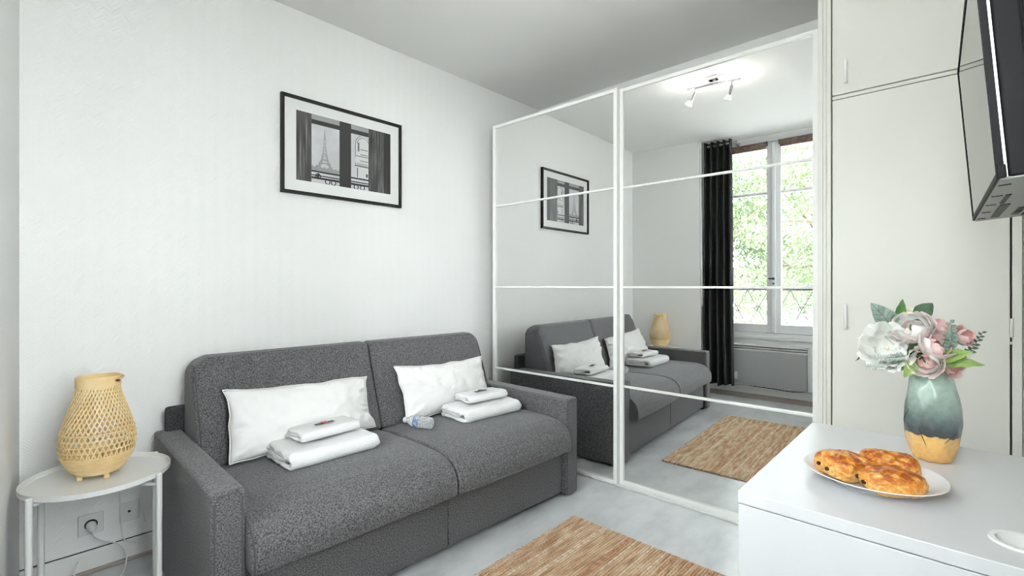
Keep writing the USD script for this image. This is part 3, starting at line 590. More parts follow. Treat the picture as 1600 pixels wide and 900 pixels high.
# lattice tower seen through the printed window
tx, tb, th_ = .272 * QW, .235 * QH, .585 * QH
def tw(h): return np.interp(h, [0, .12, .2, .35, .55, .8, .93, 1], [.150, .110, .076, .046, .026, .013, .007, .002]) * QW * .5
hs = np.linspace(0, 1, 26); prof_l = [(tx - tw(h), tb + h * th_) for h in hs]; prof_r = [(tx + tw(h), tb + h * th_) for h in hs]
tower = Polygon(prof_l + prof_r[::-1]); arch = Polygon([(tx - .045 * QW, tb - .001), (tx - .038 * QW, tb + .07 * th_), (tx - .019 * QW, tb + .105 * th_), (tx + .019 * QW, tb + .105 * th_), (tx + .038 * QW, tb + .07 * th_), (tx + .045 * QW, tb - .001)])
holes = [Polygon([(tx - tw(h) * .55, tb + h * th_), (tx + tw(h) * .55, tb + h * th_), (tx + tw(h2) * .45, tb + h2 * th_), (tx - tw(h2) * .45, tb + h2 * th_)]) for h, h2 in ((.14, .19), (.23, .29), (.30, .36), (.38, .44), (.46, .52), (.54, .62), (.64, .72))]
xs = unary_union([LineString([(tx - tw(h), tb + h * th_), (tx + tw(h2), tb + h2 * th_)]).buffer(.0007) for h, h2 in ((.14, .19), (.23, .29), (.30, .36), (.38, .44), (.46, .52), (.54, .62))])
pr('print_tower', [tower.difference(arch).difference(unary_union(holes)), xs, sb_(tx - tw(.12) * 1.12, tb + .115 * th_, tx + tw(.12) * 1.12, tb + .135 * th_), sb_(tx - tw(.33) * 1.2, tb + .325 * th_, tx + tw(.33) * 1.2, tb + .34 * th_)], .0108, mats['print_grey'], label='printed grey lattice tower')
hz = [(.142 * QW + .28 * QW * k / 24, tb - .01 * QH + .03 * QH * (math.sin(k * 1.9) * .5 + .5 + (.6 if k in (4, 5, 17) else 0))) for k in range(25)]
pr('print_rooftops', Polygon([(.142 * QW, .15 * QH)] + hz + [(.422 * QW, .15 * QH)]), .0109, mats['print_grey'], label='printed rooftops')
rails = [sb_(.142 * QW, z * QH, .422 * QW, (z + w) * QH) for z, w in ((.155, .022), (.10, .016), (.055, .03))] + [sb_(.545 * QW, z * QH, .74 * QW, (z + w) * QH) for z, w in ((.155, .022), (.10, .016), (.055, .03))]
pr('print_railing', rails, .0114, mats['print_dark'], label='printed railing')
rings = [Point(x * QW, z * QH).buffer(.016).difference(Point(x * QW, z * QH).buffer(.011)) for x, z in ((.205, .10), (.30, .035), (.36, .035), (.60, .03), (.67, .03))] + [affinity.rotate(sb_(.19 * QW, .085 * QH, .22 * QW, .125 * QH), 45)]
pr('print_scrolls', [g.intersection(sb_(0, 0, QW, QH)) for g in rings], .0116, mats['print_black'])
# pale house front with arched window, right half of the print
fx0, fx1 = .565 * QW, .74 * QW
pr('print_facade', Polygon([(fx0 + .03 * QW, .19 * QH), (fx0 + .03 * QW, .70 * QH), (fx0 + .06 * QW, .80 * QH), (fx0 + .10 * QW, .85 * QH), (fx1, .85 * QH), (fx1, .19 * QH)]), .0106, mats['print_light'], label='printed pale house front')
ac = (fx1 - .06 * QW, .72 * QH); arcs = [Point(*ac).buffer(r).difference(Point(*ac).buffer(r - .003)).intersection(sb_(0, ac[1], fx1, QH)) for r in (.052, .040)]
pr('print_facade_lines', [a_.intersection(sb_(fx0, .19 * QH, fx1, .85 * QH)) for a_ in arcs] + [sb_(ac[0] - .052, .5 * QH, ac[0] - .049, ac[1]), sb_(fx0 + .04 * QW, .52 * QH, fx1, .53 * QH), sb_(fx0 + .02 * QW, .36 * QH, fx1, .375 * QH), sb_(fx0 + .055 * QW, .60 * QH, fx0 + .07 * QW, .74 * QH), sb_(ac[0] - .02, .55 * QH, fx1 - .004, .56 * QH), sb_(ac[0] - .02, .63 * QH, fx1 - .004, .64 * QH), sb_(ac[0] - .02, .45 * QH, fx1 - .004, .46 * QH), sb_(fx0 + .045 * QW, .19 * QH, fx0 + .055 * QW, .34 * QH), sb_(fx1 - .03 * QW, .21 * QH, fx1 - .004, .26 * QH)]
   + [sb_(fx0 + (.025 + .012 * k) * QW, .375 * QH, fx0 + (.029 + .012 * k) * QW, .42 * QH) for k in range(12)], .0109, mats['print_mid'])

# ------------------------------------------------------------------ curtain, rod, cord, blinds, radiator at the window
rod = thing('curtain_rod', 'short nickel curtain rod under the ceiling left of the window', 'curtain rod', (.9, -.090, 2.635))
part('bar', cyl((.742, -.090, 2.635), (1.075, -.090, 2.635), .0095), mats['nickel'], rod); part('end_cap', cyl((1.075, -.090, 2.635), (1.087, -.090, 2.635), .014), mats['nickel'], rod)
part('bracket', cat_([rb(1.055, 1.067, YB + .002, -.083, 2.628, 2.642, .003), rb(1.045, 1.077, YB + .001, YB + .006, 2.61, 2.66, .002)]), mats['nickel'], rod)
ct = thing('curtain', 'charcoal eyelet curtain drawn to the left of the window', 'curtain', (.88, -.090, .14))
def cfn(u, v, off=0.0):
    z = .135 + (2.672 - .135) * v; sp_ = 1 + .10 * (1 - v); x0, x1 = .752, 1.035
    x = x0 + (x1 - x0) * u * sp_ - .004 * np.sin(v * 5) + .006 * np.sin(u * 17 + v * 3) * (1 - v)
    ph = u * 2 * PI * 4.5; a = .038 + .012 * np.sin(v * 3.1 + u * 4) * (1 - v) + .010 * (1 - v)
    y = -.090 + a * np.sin(ph + .25 * np.sin(v * 4)) + .004 * np.sin(u * 70 + v * 9) * (1 - v) + off
    return np.stack([x, y, z + .010 * np.sin(u * 9) * (1 - v)], -1)
cm = cat_([grid(lambda u, v: cfn(u, v, .0012), 150, 50), grid(lambda u, v: cfn(u, v, -.0012), 150, 50, flip=True)])
part('cloth', cm, mats['curtain'], ct, smooth=True)
for k in range(9):
    u = (k + .5) / 9; u = (np.floor(u * 9) + .5) / 9; p = cfn(np.array([[k / 9 * 1.0 + .055]]), np.array([[.985]]))[0, 0]
    ph = np.linspace(0, 2 * PI, 20, endpoint=False); part('eyelet', tube(np.stack([p[0] + .0 * ph, -.090 + .021 * np.cos(ph), 2.635 + .021 * np.sin(ph)], 1), .0035, 6, closed=True), mats['nickel'], ct)
single('curtain_wand', tube([(.748, -.014, 2.60), (.752, -.016, 1.8), (.757, -.018, .95)], .0055, 8), mats['frame_white'], 'thin white wand hanging along the left edge of the curtain', 'curtain wand')
for (a, b, lb) in ((WX0 + .055, xm - .055, 'rolled brown blind over the left window sash'), (xm + .055, WX1 - .055, 'rolled brown blind over the right window sash')):
    t = thing('roller_blind', lb, 'blind', ((a + b) / 2, -.222, 2.56))
    part('roll', tube([(a, -.222, 2.598), (b, -.222, 2.598)], .021, 18), mats['blind_brown'], t)
    part('hem', rb(a + .006, b - .006, -.226, -.218, 2.548, 2.585, .003), mats['blind_brown'], t); part('end_bracket', rb(b - .004, b + .004, -.246, -.205, 2.575, 2.620, .003), mats['iron'], t); part('end_bracket', rb(a - .004, a + .004, -.246, -.205, 2.575, 2.620, .003), mats['iron'], t)
ra = thing('radiator', 'white electric panel radiator with a grey perforated front below the window', 'radiator', (1.36, -.19, .13))
RX = (.985, 1.735); RZ = (.145, .575)
part('casing', cat_([rb(RX[0], RX[1], -.232, -.165, RZ[0], RZ[1] - .055, .008), rb(RX[0], RX[0] + .022, -.232, -.152, RZ[0], RZ[1], .008), rb(RX[1] - .040, RX[1], -.232, -.152, RZ[0], RZ[1], .010), rb(RX[0], RX[1], -.232, -.215, RZ[1] - .06, RZ[1] - .002, .004)]), mats['radiator_white'], ra)
part('grille', rb(RX[0] + .022, RX[1] - .040, -.168, -.158, RZ[0] + .012, RZ[1] - .075, .004), mats['radiator_grille'], ra, label='grey perforated front panel')
for k in range(3): part('louvre', rb(RX[0] + .015, RX[1] - .03, -.215, -.158 , RZ[1] - .068 + .022 * k, RZ[1] - .058 + .022 * k, .003), mats['radiator_white'], ra)
part('thermostat', rb(RX[0] + .045, RX[0] + .085, -.158, -.152, .20, .275, .003), mats['radiator_white'], ra)
for x in (RX[0] + .1, RX[1] - .1): part('wall_bracket', rb(x - .02, x + .02, YB + .001, -.225, .2, .5, .003), mats['iron'], ra)
single('radiator_cable', tube(spline([(1.70, -.20, .150), (1.55, -.19, .128), (1.35, -.195, .135), (1.15, -.19, .145), (1.02, -.185, .17), (.86, -.19, .155), (.75, -.20, .16)], 60), .0035, 8), mats['iron'], 'dark cable sagging along the bottom of the radiator', 'cable')

# ------------------------------------------------------------------ ceiling spotlight (seen in the mirror)
cl = thing('ceiling_spotlight', 'brushed nickel ceiling bar with two small spotlights', 'ceiling light', (1.38, 1.553, CEIL - .001))
part('ceiling_plate', rb(1.345, 1.415, 1.530, 1.580, CEIL - .028, CEIL - .0005, .004), mats['chrome'], cl)
bar = spline([(1.205, 1.590, 2.632), (1.29, 1.580, 2.632), (1.38, 1.553, 2.640), (1.47, 1.530, 2.640), (1.552, 1.518, 2.638)], 40)
part('bar', tube(bar, .0075, 10), mats['nickel'], cl); part('stem', cyl((1.38, 1.553, 2.64), (1.38, 1.553, CEIL - .02), .009), mats['nickel'], cl)
for i, tilt in ((6, (-.012, .004)), (33, (-.010, -.006))):
    p = bar[i]; e = p + [tilt[0] * .5, tilt[1] * .5, -.035]; q = e + [tilt[0] * 2, tilt[1] * 2, -.055]; w = q + [tilt[0] * 1.2, tilt[1] * 1.2, -.028]
    h_ = part('spot_arm', tube([p, e], .004, 8), mats['nickel'], cl)
    part('spot_head', tube([e + [0, 0, .006], e, q, q + (w - q) * .2], [.006, .0125, .014, .010], 18), mats['nickel'], cl)
    part('bulb', tube([q + (w - q) * .15, q + (w - q) * .5, w], [.010, .018, .025], 18), mats['bulb_glass'], cl, label='pale reflector bulb')

# ------------------------------------------------------------------ television on its wall arm
S0 = np.array([2.684, 1.137, 1.366]); eb = np.array([-.0304, .9995, 0]); eu = np.array([-.0738, -.0022, .9973]); eu -= eb * (eu @ eb); eu /= np.linalg.norm(eu); en = np.cross(eu, eb); en /= np.linalg.norm(en)
if en[0] < 0: en = -en                                   # backwards, towards the wall
TT = frame4(S0, eb, eu, en)
tv = thing('television', 'black flat television tilted down on a wall arm above the white desk', 'television', S0)
TWd, THt = .692, .42
def tpt(name, m, mt, parent=None, **k): return part(name, to_world(m, TT), mt, parent or tv, **k)
tpt('screen', bx(.008, TWd - .006, .008, THt - .006, .0015, .006), mats['tv_screen'], smooth=False)
def frm(d0, d1, g, w): return cat_([bx(-g, TWd + g, -g, w, d0, d1), bx(-g, TWd + g, THt - w, THt + g, d0, d1), bx(-g, w, w, THt - w, d0, d1), bx(TWd - w, TWd + g, w, THt - w, d0, d1)])
tpt('bezel', frm(0, .010, 0, .0095), mats['tv_black']); tpt('silver_trim', frm(.0101, .0138, -.0005, .009), mats['tv_silver'], label='thin silver line round the edge')
tpt('rear_frame', rb(0, TWd, 0.0, THt, .0140, .050, .006), mats['tv_black'])
hou = mf.Manifold.batch_hull([mman(bx(.010, TWd - .010, .012, THt - .01, .050, .052)), mman(bx(.055, TWd - .055, .05, THt - .07, .095, .098)), mman(bx(.03, TWd - .03, .016, .12, .098, .100))])
hs_ = tpt('housing', hou, mats['tv_black'])
tpt('bottom_cover', rb(.004, TWd - .004, -.003, .002, .004, .098, .002), mats['tv_grey'], label='grey underside')
for k, (a, b, c, d) in enumerate(((.06, .28, .058, .070), (.36, .62, .030, .046), (.46, .52, .066, .080), (.54, .60, .066, .080), (.20, .33, .026, .034), (.30, .64, .086, .093))):
    tpt('vent', rb(a, b, -.005, -.0025, c, d, .001), mats['black'], label='dark opening in the underside')
for k in range(5): tpt('edge_clip', rb(.06 + .14 * k, .064 + .14 * k, -.0045, -.0025, .006, .022, .0005), mats['black'])
tpt('corner_foot', rb(-.004, .003, .0, .022, .001, .012, .002), mats['tv_black'])
ta = thing('wall_bracket', 'black wall bracket holding the television', 'bracket', (XR - .001, 1.50, 1.55))
part('wall_plate', rb(XR - .014, XR - .001, 1.40, 1.60, 1.50, 1.72, .003), mats['tv_black'], ta)
Pb = S0 + eb * .36 + eu * .22 + en * .106
part('mount_plate', to_world(rb(.26, .46, .14, .30, .1005, .106, .002), TT), mats['tv_black'], ta)
part('arm', cat_([tube([Pb, (XR - .012, 1.50, 1.61)], .013, 12), tube([Pb + [0, -.1, .03], (XR - .012, 1.44, 1.68)], .008, 10)]), mats['tv_black'], ta)

# ------------------------------------------------------------------ desk below the television
DX0, DX1, DY0, DY1, DZ = 2.291, 2.872, 1.080, 1.790, .750
dk = thing('desk', 'white desk with a thick top and a cable opening under the television', 'desk', (2.58, 1.43, 0))
GC = (2.716, 1.186)
hole = mf.Manifold.cylinder(.1, .034, .034, 48).translate((*GC, DZ - .05))
part('desk_top', rb(DX0, DX1, DY0, DY1, DZ - .0265, DZ, .0022) - hole, mats['desk_white'], dk)
part('end_panel', rb(DX0 + .001, DX1 - .002, DY0 + .001, DY0 + .031, .0, DZ - .0285, .002) , mats['desk_white'], dk); part('end_panel', rb(DX0 + .001, DX1 - .002, DY1 - .031, DY1 - .001, .0, DZ - .0285, .002), mats['desk_white'], dk)
part('back_panel', rb(DX1 - .03, DX1 - .012, DY0 + .032, DY1 - .032, .15, DZ - .028, .002), mats['desk_white'], dk)
dr = part('drawer', cat_([rb(DX0 + .003, DX0 + .021, DY0 + .034, DY1 - .034, DZ - .15, DZ - .031, .002), bx(DX0 + .021, DX1 - .16, DY0 + .045, DY1 - .045, DZ - .14, DZ - .13)]), mats['desk_white'], dk)
part('knob', tube([(DX0 + .003, 1.435, DZ - .09), (DX0 - .012, 1.435, DZ - .09), (DX0 - .020, 1.435, DZ - .09)], [.006, .012, .011], 16), mats['frame_white'], dr)
part('cable_grommet', lathe([(.0335, -.03), (.0335, .0), (.0340, .0035), (.040, .0038), (.0425, .0005), (.0425, .0002), (.0338, .0002)], 48, GC, DZ), mats['frame_white'], dk, smooth=40)
part('grommet_cup', lathe([(.0333, .002), (.0325, .002), (.0325, -.024), (.0001, -.024), (.0001, -.0255), (.0333, -.0255), (.0333, .002)], 48, GC, DZ), mats['frame_white'], dk, smooth=40)

# ------------------------------------------------------------------ plate with three chocolate pastries
PC, PZ = np.array([2.496, 1.328]), DZ + .0004
pl = thing('plate', 'round white china plate holding three chocolate pastries on the desk', 'plate', (*PC, PZ))
part('dish', lathe([(.0001, .0035), (.074, .0035), (.080, .0), (.083, .0), (.086, .004), (.104, .013), (.1255, .0225), (.1290, .0245), (.1300, .0255), (.1290, .0268), (.1240, .0255), (.103, .0170), (.084, .0085), (.078, .0068), (.0001, .0065)], 96, PC, PZ), mats['china'], pl, smooth=50)
mat('crust', {'a': ('attribute', dict(attribute='crust')), 'tc': ('texture_coordinate', {}), 'n': ('noise_texture', dict(scale=140., detail=4.)), 'r': ('rgb_ramp', dict(ramp=[(.3, (.72, .66, .6)), (.6, (1., 1., 1.))])), 'mx': ('mix', dict(mix_type='multiply', fac=.8)), 'b': ('bump', dict(strength=.25, distance=.001)), 'p': ('principled_bsdf', dict(roughness=.34, specular_ior_level=.45))},
    [('tc.object', 'n.vector'), ('n.fac', 'r.fac'), ('a.color', 'mx.color1'), ('r.color', 'mx.color2'), ('mx.color', 'p.base_color'), ('n.fac', 'b.height'), ('b.normal', 'p.normal')])
pm('chocolate', (.025, .010, .006), .4)
def pastry(label, c, yaw, L, w, h, seed, tilt=0.0, sticks=True):
    """a flattened roll: spiral of layers on both ends, flaky ridges wound over the top"""
    nu, nt = 130, 130
    u = np.linspace(-1, 1, nu)[:, None]; t = np.linspace(0, 2 * PI, nt, endpoint=False)[None, :]
    s = np.clip(1 - np.abs(u) ** 4.2, 0, 1) ** .42
    cx = np.sign(np.cos(t)) * np.abs(np.cos(t)) ** .85; sz = np.sign(np.sin(t)) * np.abs(np.sin(t)) ** .85
    sz = np.where(sz < 0, np.maximum(sz, -.62), sz)
    bul = 1 + .10 * np.cos(u * PI * .5) + .05 * np.sin(u * 3 + seed)
    X = w / 2 * cx * s * bul; Z = h / 2 * sz * s * bul; Y = L / 2 * np.sign(u) * np.abs(u) ** .9 + 0 * t
    q = np.stack([np.cos(t) * 1.3 + 0 * u, np.sin(t) * 1.3 + 0 * u, u * 1.5 + 0 * t], -1)
    nz = meshkit.fbm(q * 1.3 + seed * 7.1, 3, seed); n2 = meshkit.fbm(q * 2.6 + seed * 3.3 + 5, 3, seed + 2); n3 = meshkit.fbm(q * 9 + seed, 2, seed + 5)
    ph = t / (2 * PI) * 9.0 + u * .9 + (nz - .5) * 2.6                   # the wound layers show as lines along the roll
    ring = (1 - s) * 4.2 + t / (2 * PI) + (nz - .5) * 1.2                # and as a spiral on its ends
    k = np.clip((np.abs(u) - .74) / .18, 0, 1); k = k * k * (3 - 2 * k)
    fr = (ph % 1.0) * (1 - k) + (ring % 1.0) * k
    step = np.where(fr < .80, fr / .80, (1 - fr) / .20)
    d = (step - .5) * .0026 + (nz - .5) * .007 + (n3 - .5) * .0012
    nX, nZ = cx / (w / 2), sz / (h / 2); ln = np.sqrt(nX ** 2 + nZ ** 2) + 1e-9
    X = X + d * nX / ln * s ** .5; Z = Z + d * nZ / ln * s ** .5; Y = Y + np.sign(u) * d * k * 1.0
    up = np.clip(sz * .75 + .30, 0, 1)
    br = np.clip(.10 + 1.05 * up * np.clip((n2 - .30) * 3.4, 0, 1.0) * (1 - .70 * k) + .16 * (step - .5) + (n3 - .5) * .5, 0, 1)
    br = np.where(fr > .80, br * .40, br)                                # pale lips where one layer ends on the next
    pale, gold, brown, dark = np.array([.74, .46, .16]), np.array([.62, .26, .04]), np.array([.47, .13, .012]), np.array([.26, .05, .006])
    b = br[..., None]; col = np.where(b < .35, pale + (gold - pale) * b / .35, np.where(b < .72, gold + (brown - gold) * (b - .35) / .37, brown + (dark - brown) * (b - .72) / .28 * .8))
    v = np.stack([X, Y, Z], -1).reshape(-1, 3); f = []
    i, j = np.meshgrid(np.arange(nu - 1), np.arange(nt), indexing='ij'); a_, b_, c_, d_ = i * nt + j, i * nt + (j + 1) % nt, (i + 1) * nt + (j + 1) % nt, (i + 1) * nt + j
    f = np.vstack([np.stack([a_, b_, c_], -1).reshape(-1, 3), np.stack([a_, c_, d_], -1).reshape(-1, 3)])[:, ::-1]
    v[:, 2] -= v[:, 2].min()
    T = trimesh.transformations.rotation_matrix(math.radians(yaw), (0, 0, 1)) @ trimesh.transformations.rotation_matrix(math.radians(tilt), (1, 0, 0))
    v = v @ T[:3, :3].T; v[:, 2] -= v[:, 2].min(); v = v + np.array(c)
    t_ = thing('chocolate_pastry', label, 'pastry', c)
    p = part('crust', trimesh.Trimesh(v, f, process=False), mats['crust'], t_, smooth=True)
    from pxr import Vt
    UsdGeom.PrimvarsAPI(stage.GetPrimAtPath(p)).CreatePrimvar('crust', Sdf.ValueTypeNames.Color3fArray, 'vertex').Set(Vt.Vec3fArray.FromNumpy(col.reshape(-1, 3).astype(np.float32)))
    if sticks:
        R = T[:3, :3]
        for x, z in ((-.013, h * .47), (.010, h * .40)):
            a0 = R @ np.array([x, -L * .30, z]) + c; a1 = R @ np.array([x, -L / 2 - .0028, z]) + c
            part('chocolate_stick', tube([a0, a1, a1 + (a1 - a0) / np.linalg.norm(a1 - a0) * .001], [.0042, .0042, .003], 10), mats['chocolate'], t_, label='dark chocolate stick end')
pzz = PZ + .0085
pastry('glazed chocolate pastry at the left of the plate, its spiral end towards the sofa', (2.446, 1.300, pzz), -38, .098, .086, .058, 3)
pastry('glazed chocolate pastry at the back of the plate, behind the front one', (2.520, 1.378, pzz), -76, .112, .072, .058, 11, sticks=True)
pastry('glazed chocolate pastry at the front of the plate, two chocolate ends showing', (2.536, 1.268, pzz), -60, .114, .072, .050, 21)

# ------------------------------------------------------------------ faceted vase
VC, VZ = np.array([2.587, 1.613]), DZ + .0004
va = thing('vase', 'faceted glazed vase, mint above and gold below, on the desk', 'vase', (*VC, VZ))
mat('vase_glaze', {'g': ('geometry', {}), 's': ('separate_xyz', {}), 'n': ('noise_texture', dict(scale=55., detail=4.)), 'ma': ('math', dict(math_type='multiply_add', value2=.020)), 'mr': ('map_range', dict(from_min=DZ + .010, from_max=DZ + .240)),
    'r': ('rgb_ramp', dict(ramp=[(.0, (.62, .34, .095)), (.22, (.72, .44, .15)), (.283, (.70, .42, .13)), (.293, (.050, .057, .062)), (.36, (.058, .075, .082)), (.47, (.115, .155, .155)), (.62, (.25, .335, .295)), (.80, (.36, .47, .41)), (1., (.38, .50, .43))])),
    'n2': ('noise_texture', dict(scale=90., detail=4.)), 'r2': ('rgb_ramp', dict(ramp=[(.3, (.80, .76, .7)), (.6, (1., 1., 1.))])), 'mx': ('mix', dict(mix_type='multiply', fac=.6)),
    'p': ('principled_bsdf', dict(roughness=.16, coat_weight=.6, coat_roughness=.06))},
    [('g.position', 's.vector'), ('g.position', 'n.vector'), ('n.fac', 'ma.value1'), ('s.z', 'ma.value3'), ('ma.value', 'mr.value'), ('mr.result', 'r.fac'), ('g.position', 'n2.vector'), ('n2.fac', 'r2.fac'), ('r.color', 'mx.color1'), ('r2.color', 'mx.color2'), ('mx.color', 'p.base_color')])
hz_ = [0, .012, .050, .088, .128, .168, .203, .226]; rz_ = [.0375, .0440, .0540, .0578, .0572, .0520, .0440, .0360]; nf = 9
ring_ = []
for i, (z, r) in enumerate(zip(hz_, rz_)):
    a = (np.arange(nf) + .5 * (i % 2)) * 2 * PI / nf + .35 + (.10 * np.sin(np.arange(nf) * 2.3 + i) if 1 < i < 7 else 0); rr = r * (1 + (.035 * np.sin(np.arange(nf) * 4.1 + i * 1.7) if 0 < i < 7 else 0))
    zz_ = z + (.006 * np.sin(np.arange(nf) * 3.3 + i * 2.1) if 1 < i < 6 else 0) + (.0015 * np.sin(np.arange(nf) * 2.) if i == 7 else 0)
    ring_.append(np.stack([rr * np.cos(a), rr * np.sin(a), np.broadcast_to(zz_, (nf,))], 1))
vv = np.vstack(ring_ + [np.array([[0, 0, 0]])]); ff = []; edges = []
for i in range(len(hz_) - 1):
    for j in range(nf):
        a, b = i * nf + j, i * nf + (j + 1) % nf
        if i % 2 == 0: c, d = (i + 1) * nf + j, (i + 1) * nf + (j - 1) % nf; ff += [(a, b, c), (a, c, d)]; edges += [(i, a, c), (i, a, d)]
        else: c, d = (i + 1) * nf + (j + 1) % nf, (i + 1) * nf + j; ff += [(a, b, c), (a, c, d)]; edges += [(i, a, c), (i, a, d)]
for j in range(nf): ff.append((len(vv) - 1, (j + 1) % nf, j))
top = len(vv); inner = ring_[-1] * [.90, .90, 1]; vv = np.vstack([vv, inner, ring_[-2] * [.93, .93, 1], [[0, 0, .19]]]); b0 = (len(hz_) - 1) * nf
for j in range(nf):
    k = (j + 1) % nf; ff += [(b0 + j, b0 + k, top + k), (b0 + j, top + k, top + j), (top + j, top + k, top + nf + k), (top + j, top + nf + k, top + nf + j), (top + nf + j, top + nf + k, top + 2 * nf)]
vm = trimesh.Trimesh(vv, np.array(ff), process=False); 
for _ in range(3): vm = vm.subdivide()
vm = trimesh.Trimesh(vm.vertices, vm.faces, process=True); trimesh.smoothing.filter_taubin(vm, iterations=9); vm.apply_translation([*VC, VZ]); vm.vertices[:, 2] = np.maximum(vm.vertices[:, 2], VZ)
part('vase_body', vm, mats['vase_glaze'], va, smooth=True)
vk = 0
for (i, a, b) in edges:
    if i in (2, 3) and rng.random() < .22:
        p, q = vv[a] * [.995, .995, 1] + [*VC, VZ], vv[b] * [.995, .995, 1] + [*VC, VZ]; part('glaze_line', tube([p, (p + q) / 2, q], [.0004, .0010, .0004], 6), mats['black'], va, label='dark line where the glaze pooled')

# ------------------------------------------------------------------ flowers: r right, d away, z up, about the vase's axis
VR, VF = np.array([.9994, .034]), np.array([-.034, .9994])
def fp(r, d, z): return np.array([*(VC + VR * r * .76 + VF * d), z])
def fdir(r, d, z): v = np.array([*(VR * r + VF * d), z]); return v / np.linalg.norm(v)
def basis(ax):
    a = np.cross(ax, [.3, .2, .93]); a /= np.linalg.norm(a); return a, np.cross(ax, a)
neckp = [0]
SC_ = {1: 1.0, 2: 1.12, 3: 1.0, 5: 1.0}
def stem(t, p, ax, mt='stem_green', r=.0019):
    neckp[0] += 1; a = neckp[0] * 2.4; n0 = np.array([*(VC + .018 * np.array([math.cos(a), math.sin(a)])), VZ + .224]); n1 = np.array([*(VC - .014 * np.array([math.cos(a), math.sin(a)])), VZ + .194])
    b = p - ax * .018
    part('stem', tube(spline([n1, n0, n0 * .45 + b * .55 + [0, 0, .004], b, p], 24), r, 7), mats[mt], t)
def petal(c, ax, R, alpha, az, W, seed, ruffle=.05, curl=.12):
    A, B = basis(ax)
    def fn(u, t):
        uu = u * 2 - 1; tt = t; ph = alpha * tt * (1 - .10 * uu ** 2); th = az + uu * W * np.sqrt(np.clip(1 - tt ** 5 * .82, 0, 1)) * (0.55 + .45 * np.clip(tt * 2.2, 0, 1))
        q = np.stack([uu * 1.6 + seed, tt * 1.8, np.full_like(uu, seed * 3.7)], -1); r = R * (1 + ruffle * (meshkit.noise(q, seed) - .5) * 2 * tt + curl * tt ** 5 + .03 * uu ** 2)
        s, k = np.sin(ph), np.cos(ph); P = (np.cos(th) * s * r)[..., None] * A + (np.sin(th) * s * r)[..., None] * B + (R - k * r)[..., None] * ax
        return c + P
    return grid(fn, 9, 9)
def blossom(name, label, base, ax, layers, mts, stemmat='stem_green', sepal=True, seed=0, cat='flower', core=None):
    """layers: (radius, opening angle in degrees, petals, half width in degrees)"""
    ax = np.array(ax); t = thing(name, label, cat, base)
    stem(t, base, ax, stemmat)
    k = 0
    for li, (R, al, n, Wd) in enumerate([(q[0] * SC_.get(seed, .92), *q[1:]) for q in layers]):
        for i in range(n):
            k += 1; az = 2 * PI * (i + .37 * li) / n + rng.normal(0, .10)
            part('petal', petal(base, ax, R * (1 + rng.normal(0, .03)), math.radians(al) * (1 + rng.normal(0, .05)), az, math.radians(Wd), k + seed * 40, .05), mats[mts[min(li, len(mts) - 1)]], t, smooth=True)
    if core: part('centre', disp(trimesh.creation.icosphere(2, core).apply_translation(base + ax * layers[-1][0] * .9), core * .25, 300, seed), mats['petal_cream'], t, smooth=True, label='pale yellow centre')
    if sepal:
        for i in range(5): part('sepal', petal(base - ax * .0012, ax, layers[0][0] * .82, math.radians(62), 2 * PI * i / 5 + .4, math.radians(24), 900 + i + seed, .03), mats['sepal_yellow' if seed % 2 else 'leaf_light'], t, smooth=True)
    return t
def at_center(cn, ax, R): return np.array(cn) - np.array(ax) * R * .85
ax = fdir(-.35, -.62, .60); blossom('peony', 'big round blush white peony at the top middle of the bouquet', at_center(fp(-.052, -.022, 1.080), ax, .045), ax, [(.047, 84, 6, 44), (.044, 100, 6, 42), (.040, 116, 6, 42), (.034, 134, 5, 46), (.026, 150, 5, 50)], ['petal_blush', 'petal_blush', 'petal_blush', 'petal_white', 'petal_blush'], seed=1)
ax = fdir(-.10, -.90, .28); blossom('dahlia', 'white many-petalled flower at the left of the bouquet', at_center(fp(-.119, -.044, 1.030), ax, .040), ax, [(.056, 66, 9, 24), (.050, 78, 9, 23), (.043, 90, 8, 23), (.034, 102, 7, 24), (.023, 116, 6, 30)], ['petal_white'], seed=2, core=.006)
ax = fdir(.50, -.42, .70); blossom('rose', 'pink cupped rose in the middle right of the bouquet, above the light green leaves', at_center(fp(.008, -.046, 1.040), ax, .034), ax, [(.038, 98, 4, 52), (.034, 118, 4, 52), (.029, 134, 4, 54), (.022, 150, 4, 56)], ['petal_blush', 'petal_blush', 'petal_pink', 'petal_pink'], seed=3)
ax = fdir(.40, -.25, .85); blossom('rose', 'small deep pink rosebud touching the right side of the big peony', at_center(fp(.020, .0, 1.082), ax, .021), ax, [(.025, 104, 4, 50), (.020, 128, 4, 54), (.014, 146, 3, 60)], ['petal_pink'], seed=4)
ax = fdir(-.22, -.85, .10); blossom('rose', 'pale blush rose hanging over the rim of the vase', at_center(fp(-.018, -.056, 1.000), ax, .030), ax, [(.036, 92, 5, 46), (.032, 110, 5, 46), (.026, 130, 4, 52), (.018, 150, 4, 56)], ['petal_blush', 'petal_blush', 'petal_blush', 'petal_pink'], seed=5)
ax = fdir(.62, -.50, .48); blossom('rose', 'pink rose at the far right of the bouquet', at_center(fp(.079, .004, 1.064), ax, .022), ax, [(.028, 88, 5, 46), (.024, 108, 4, 50), (.018, 134, 4, 54)], ['petal_blush', 'petal_pink', 'petal_pink'], seed=6)
ax = fdir(.55, -.70, -.05); blossom('rose', 'small pale pink rose low on the right, under the light green leaves', at_center(fp(.050, -.024, .986), ax, .018), ax, [(.026, 92, 5, 46), (.021, 116, 4, 50), (.014, 142, 3, 56)], ['petal_blush', 'petal_pink'], seed=7)
ax = fdir(-.10, -.30, .90); blossom('rose', 'cream yellow flower behind the top of the big peony', at_center(fp(-.058, .026, 1.118), ax, .020), ax, [(.028, 74, 6, 40), (.022, 96, 5, 44), (.015, 124, 4, 52)], ['petal_cream'], seed=8)
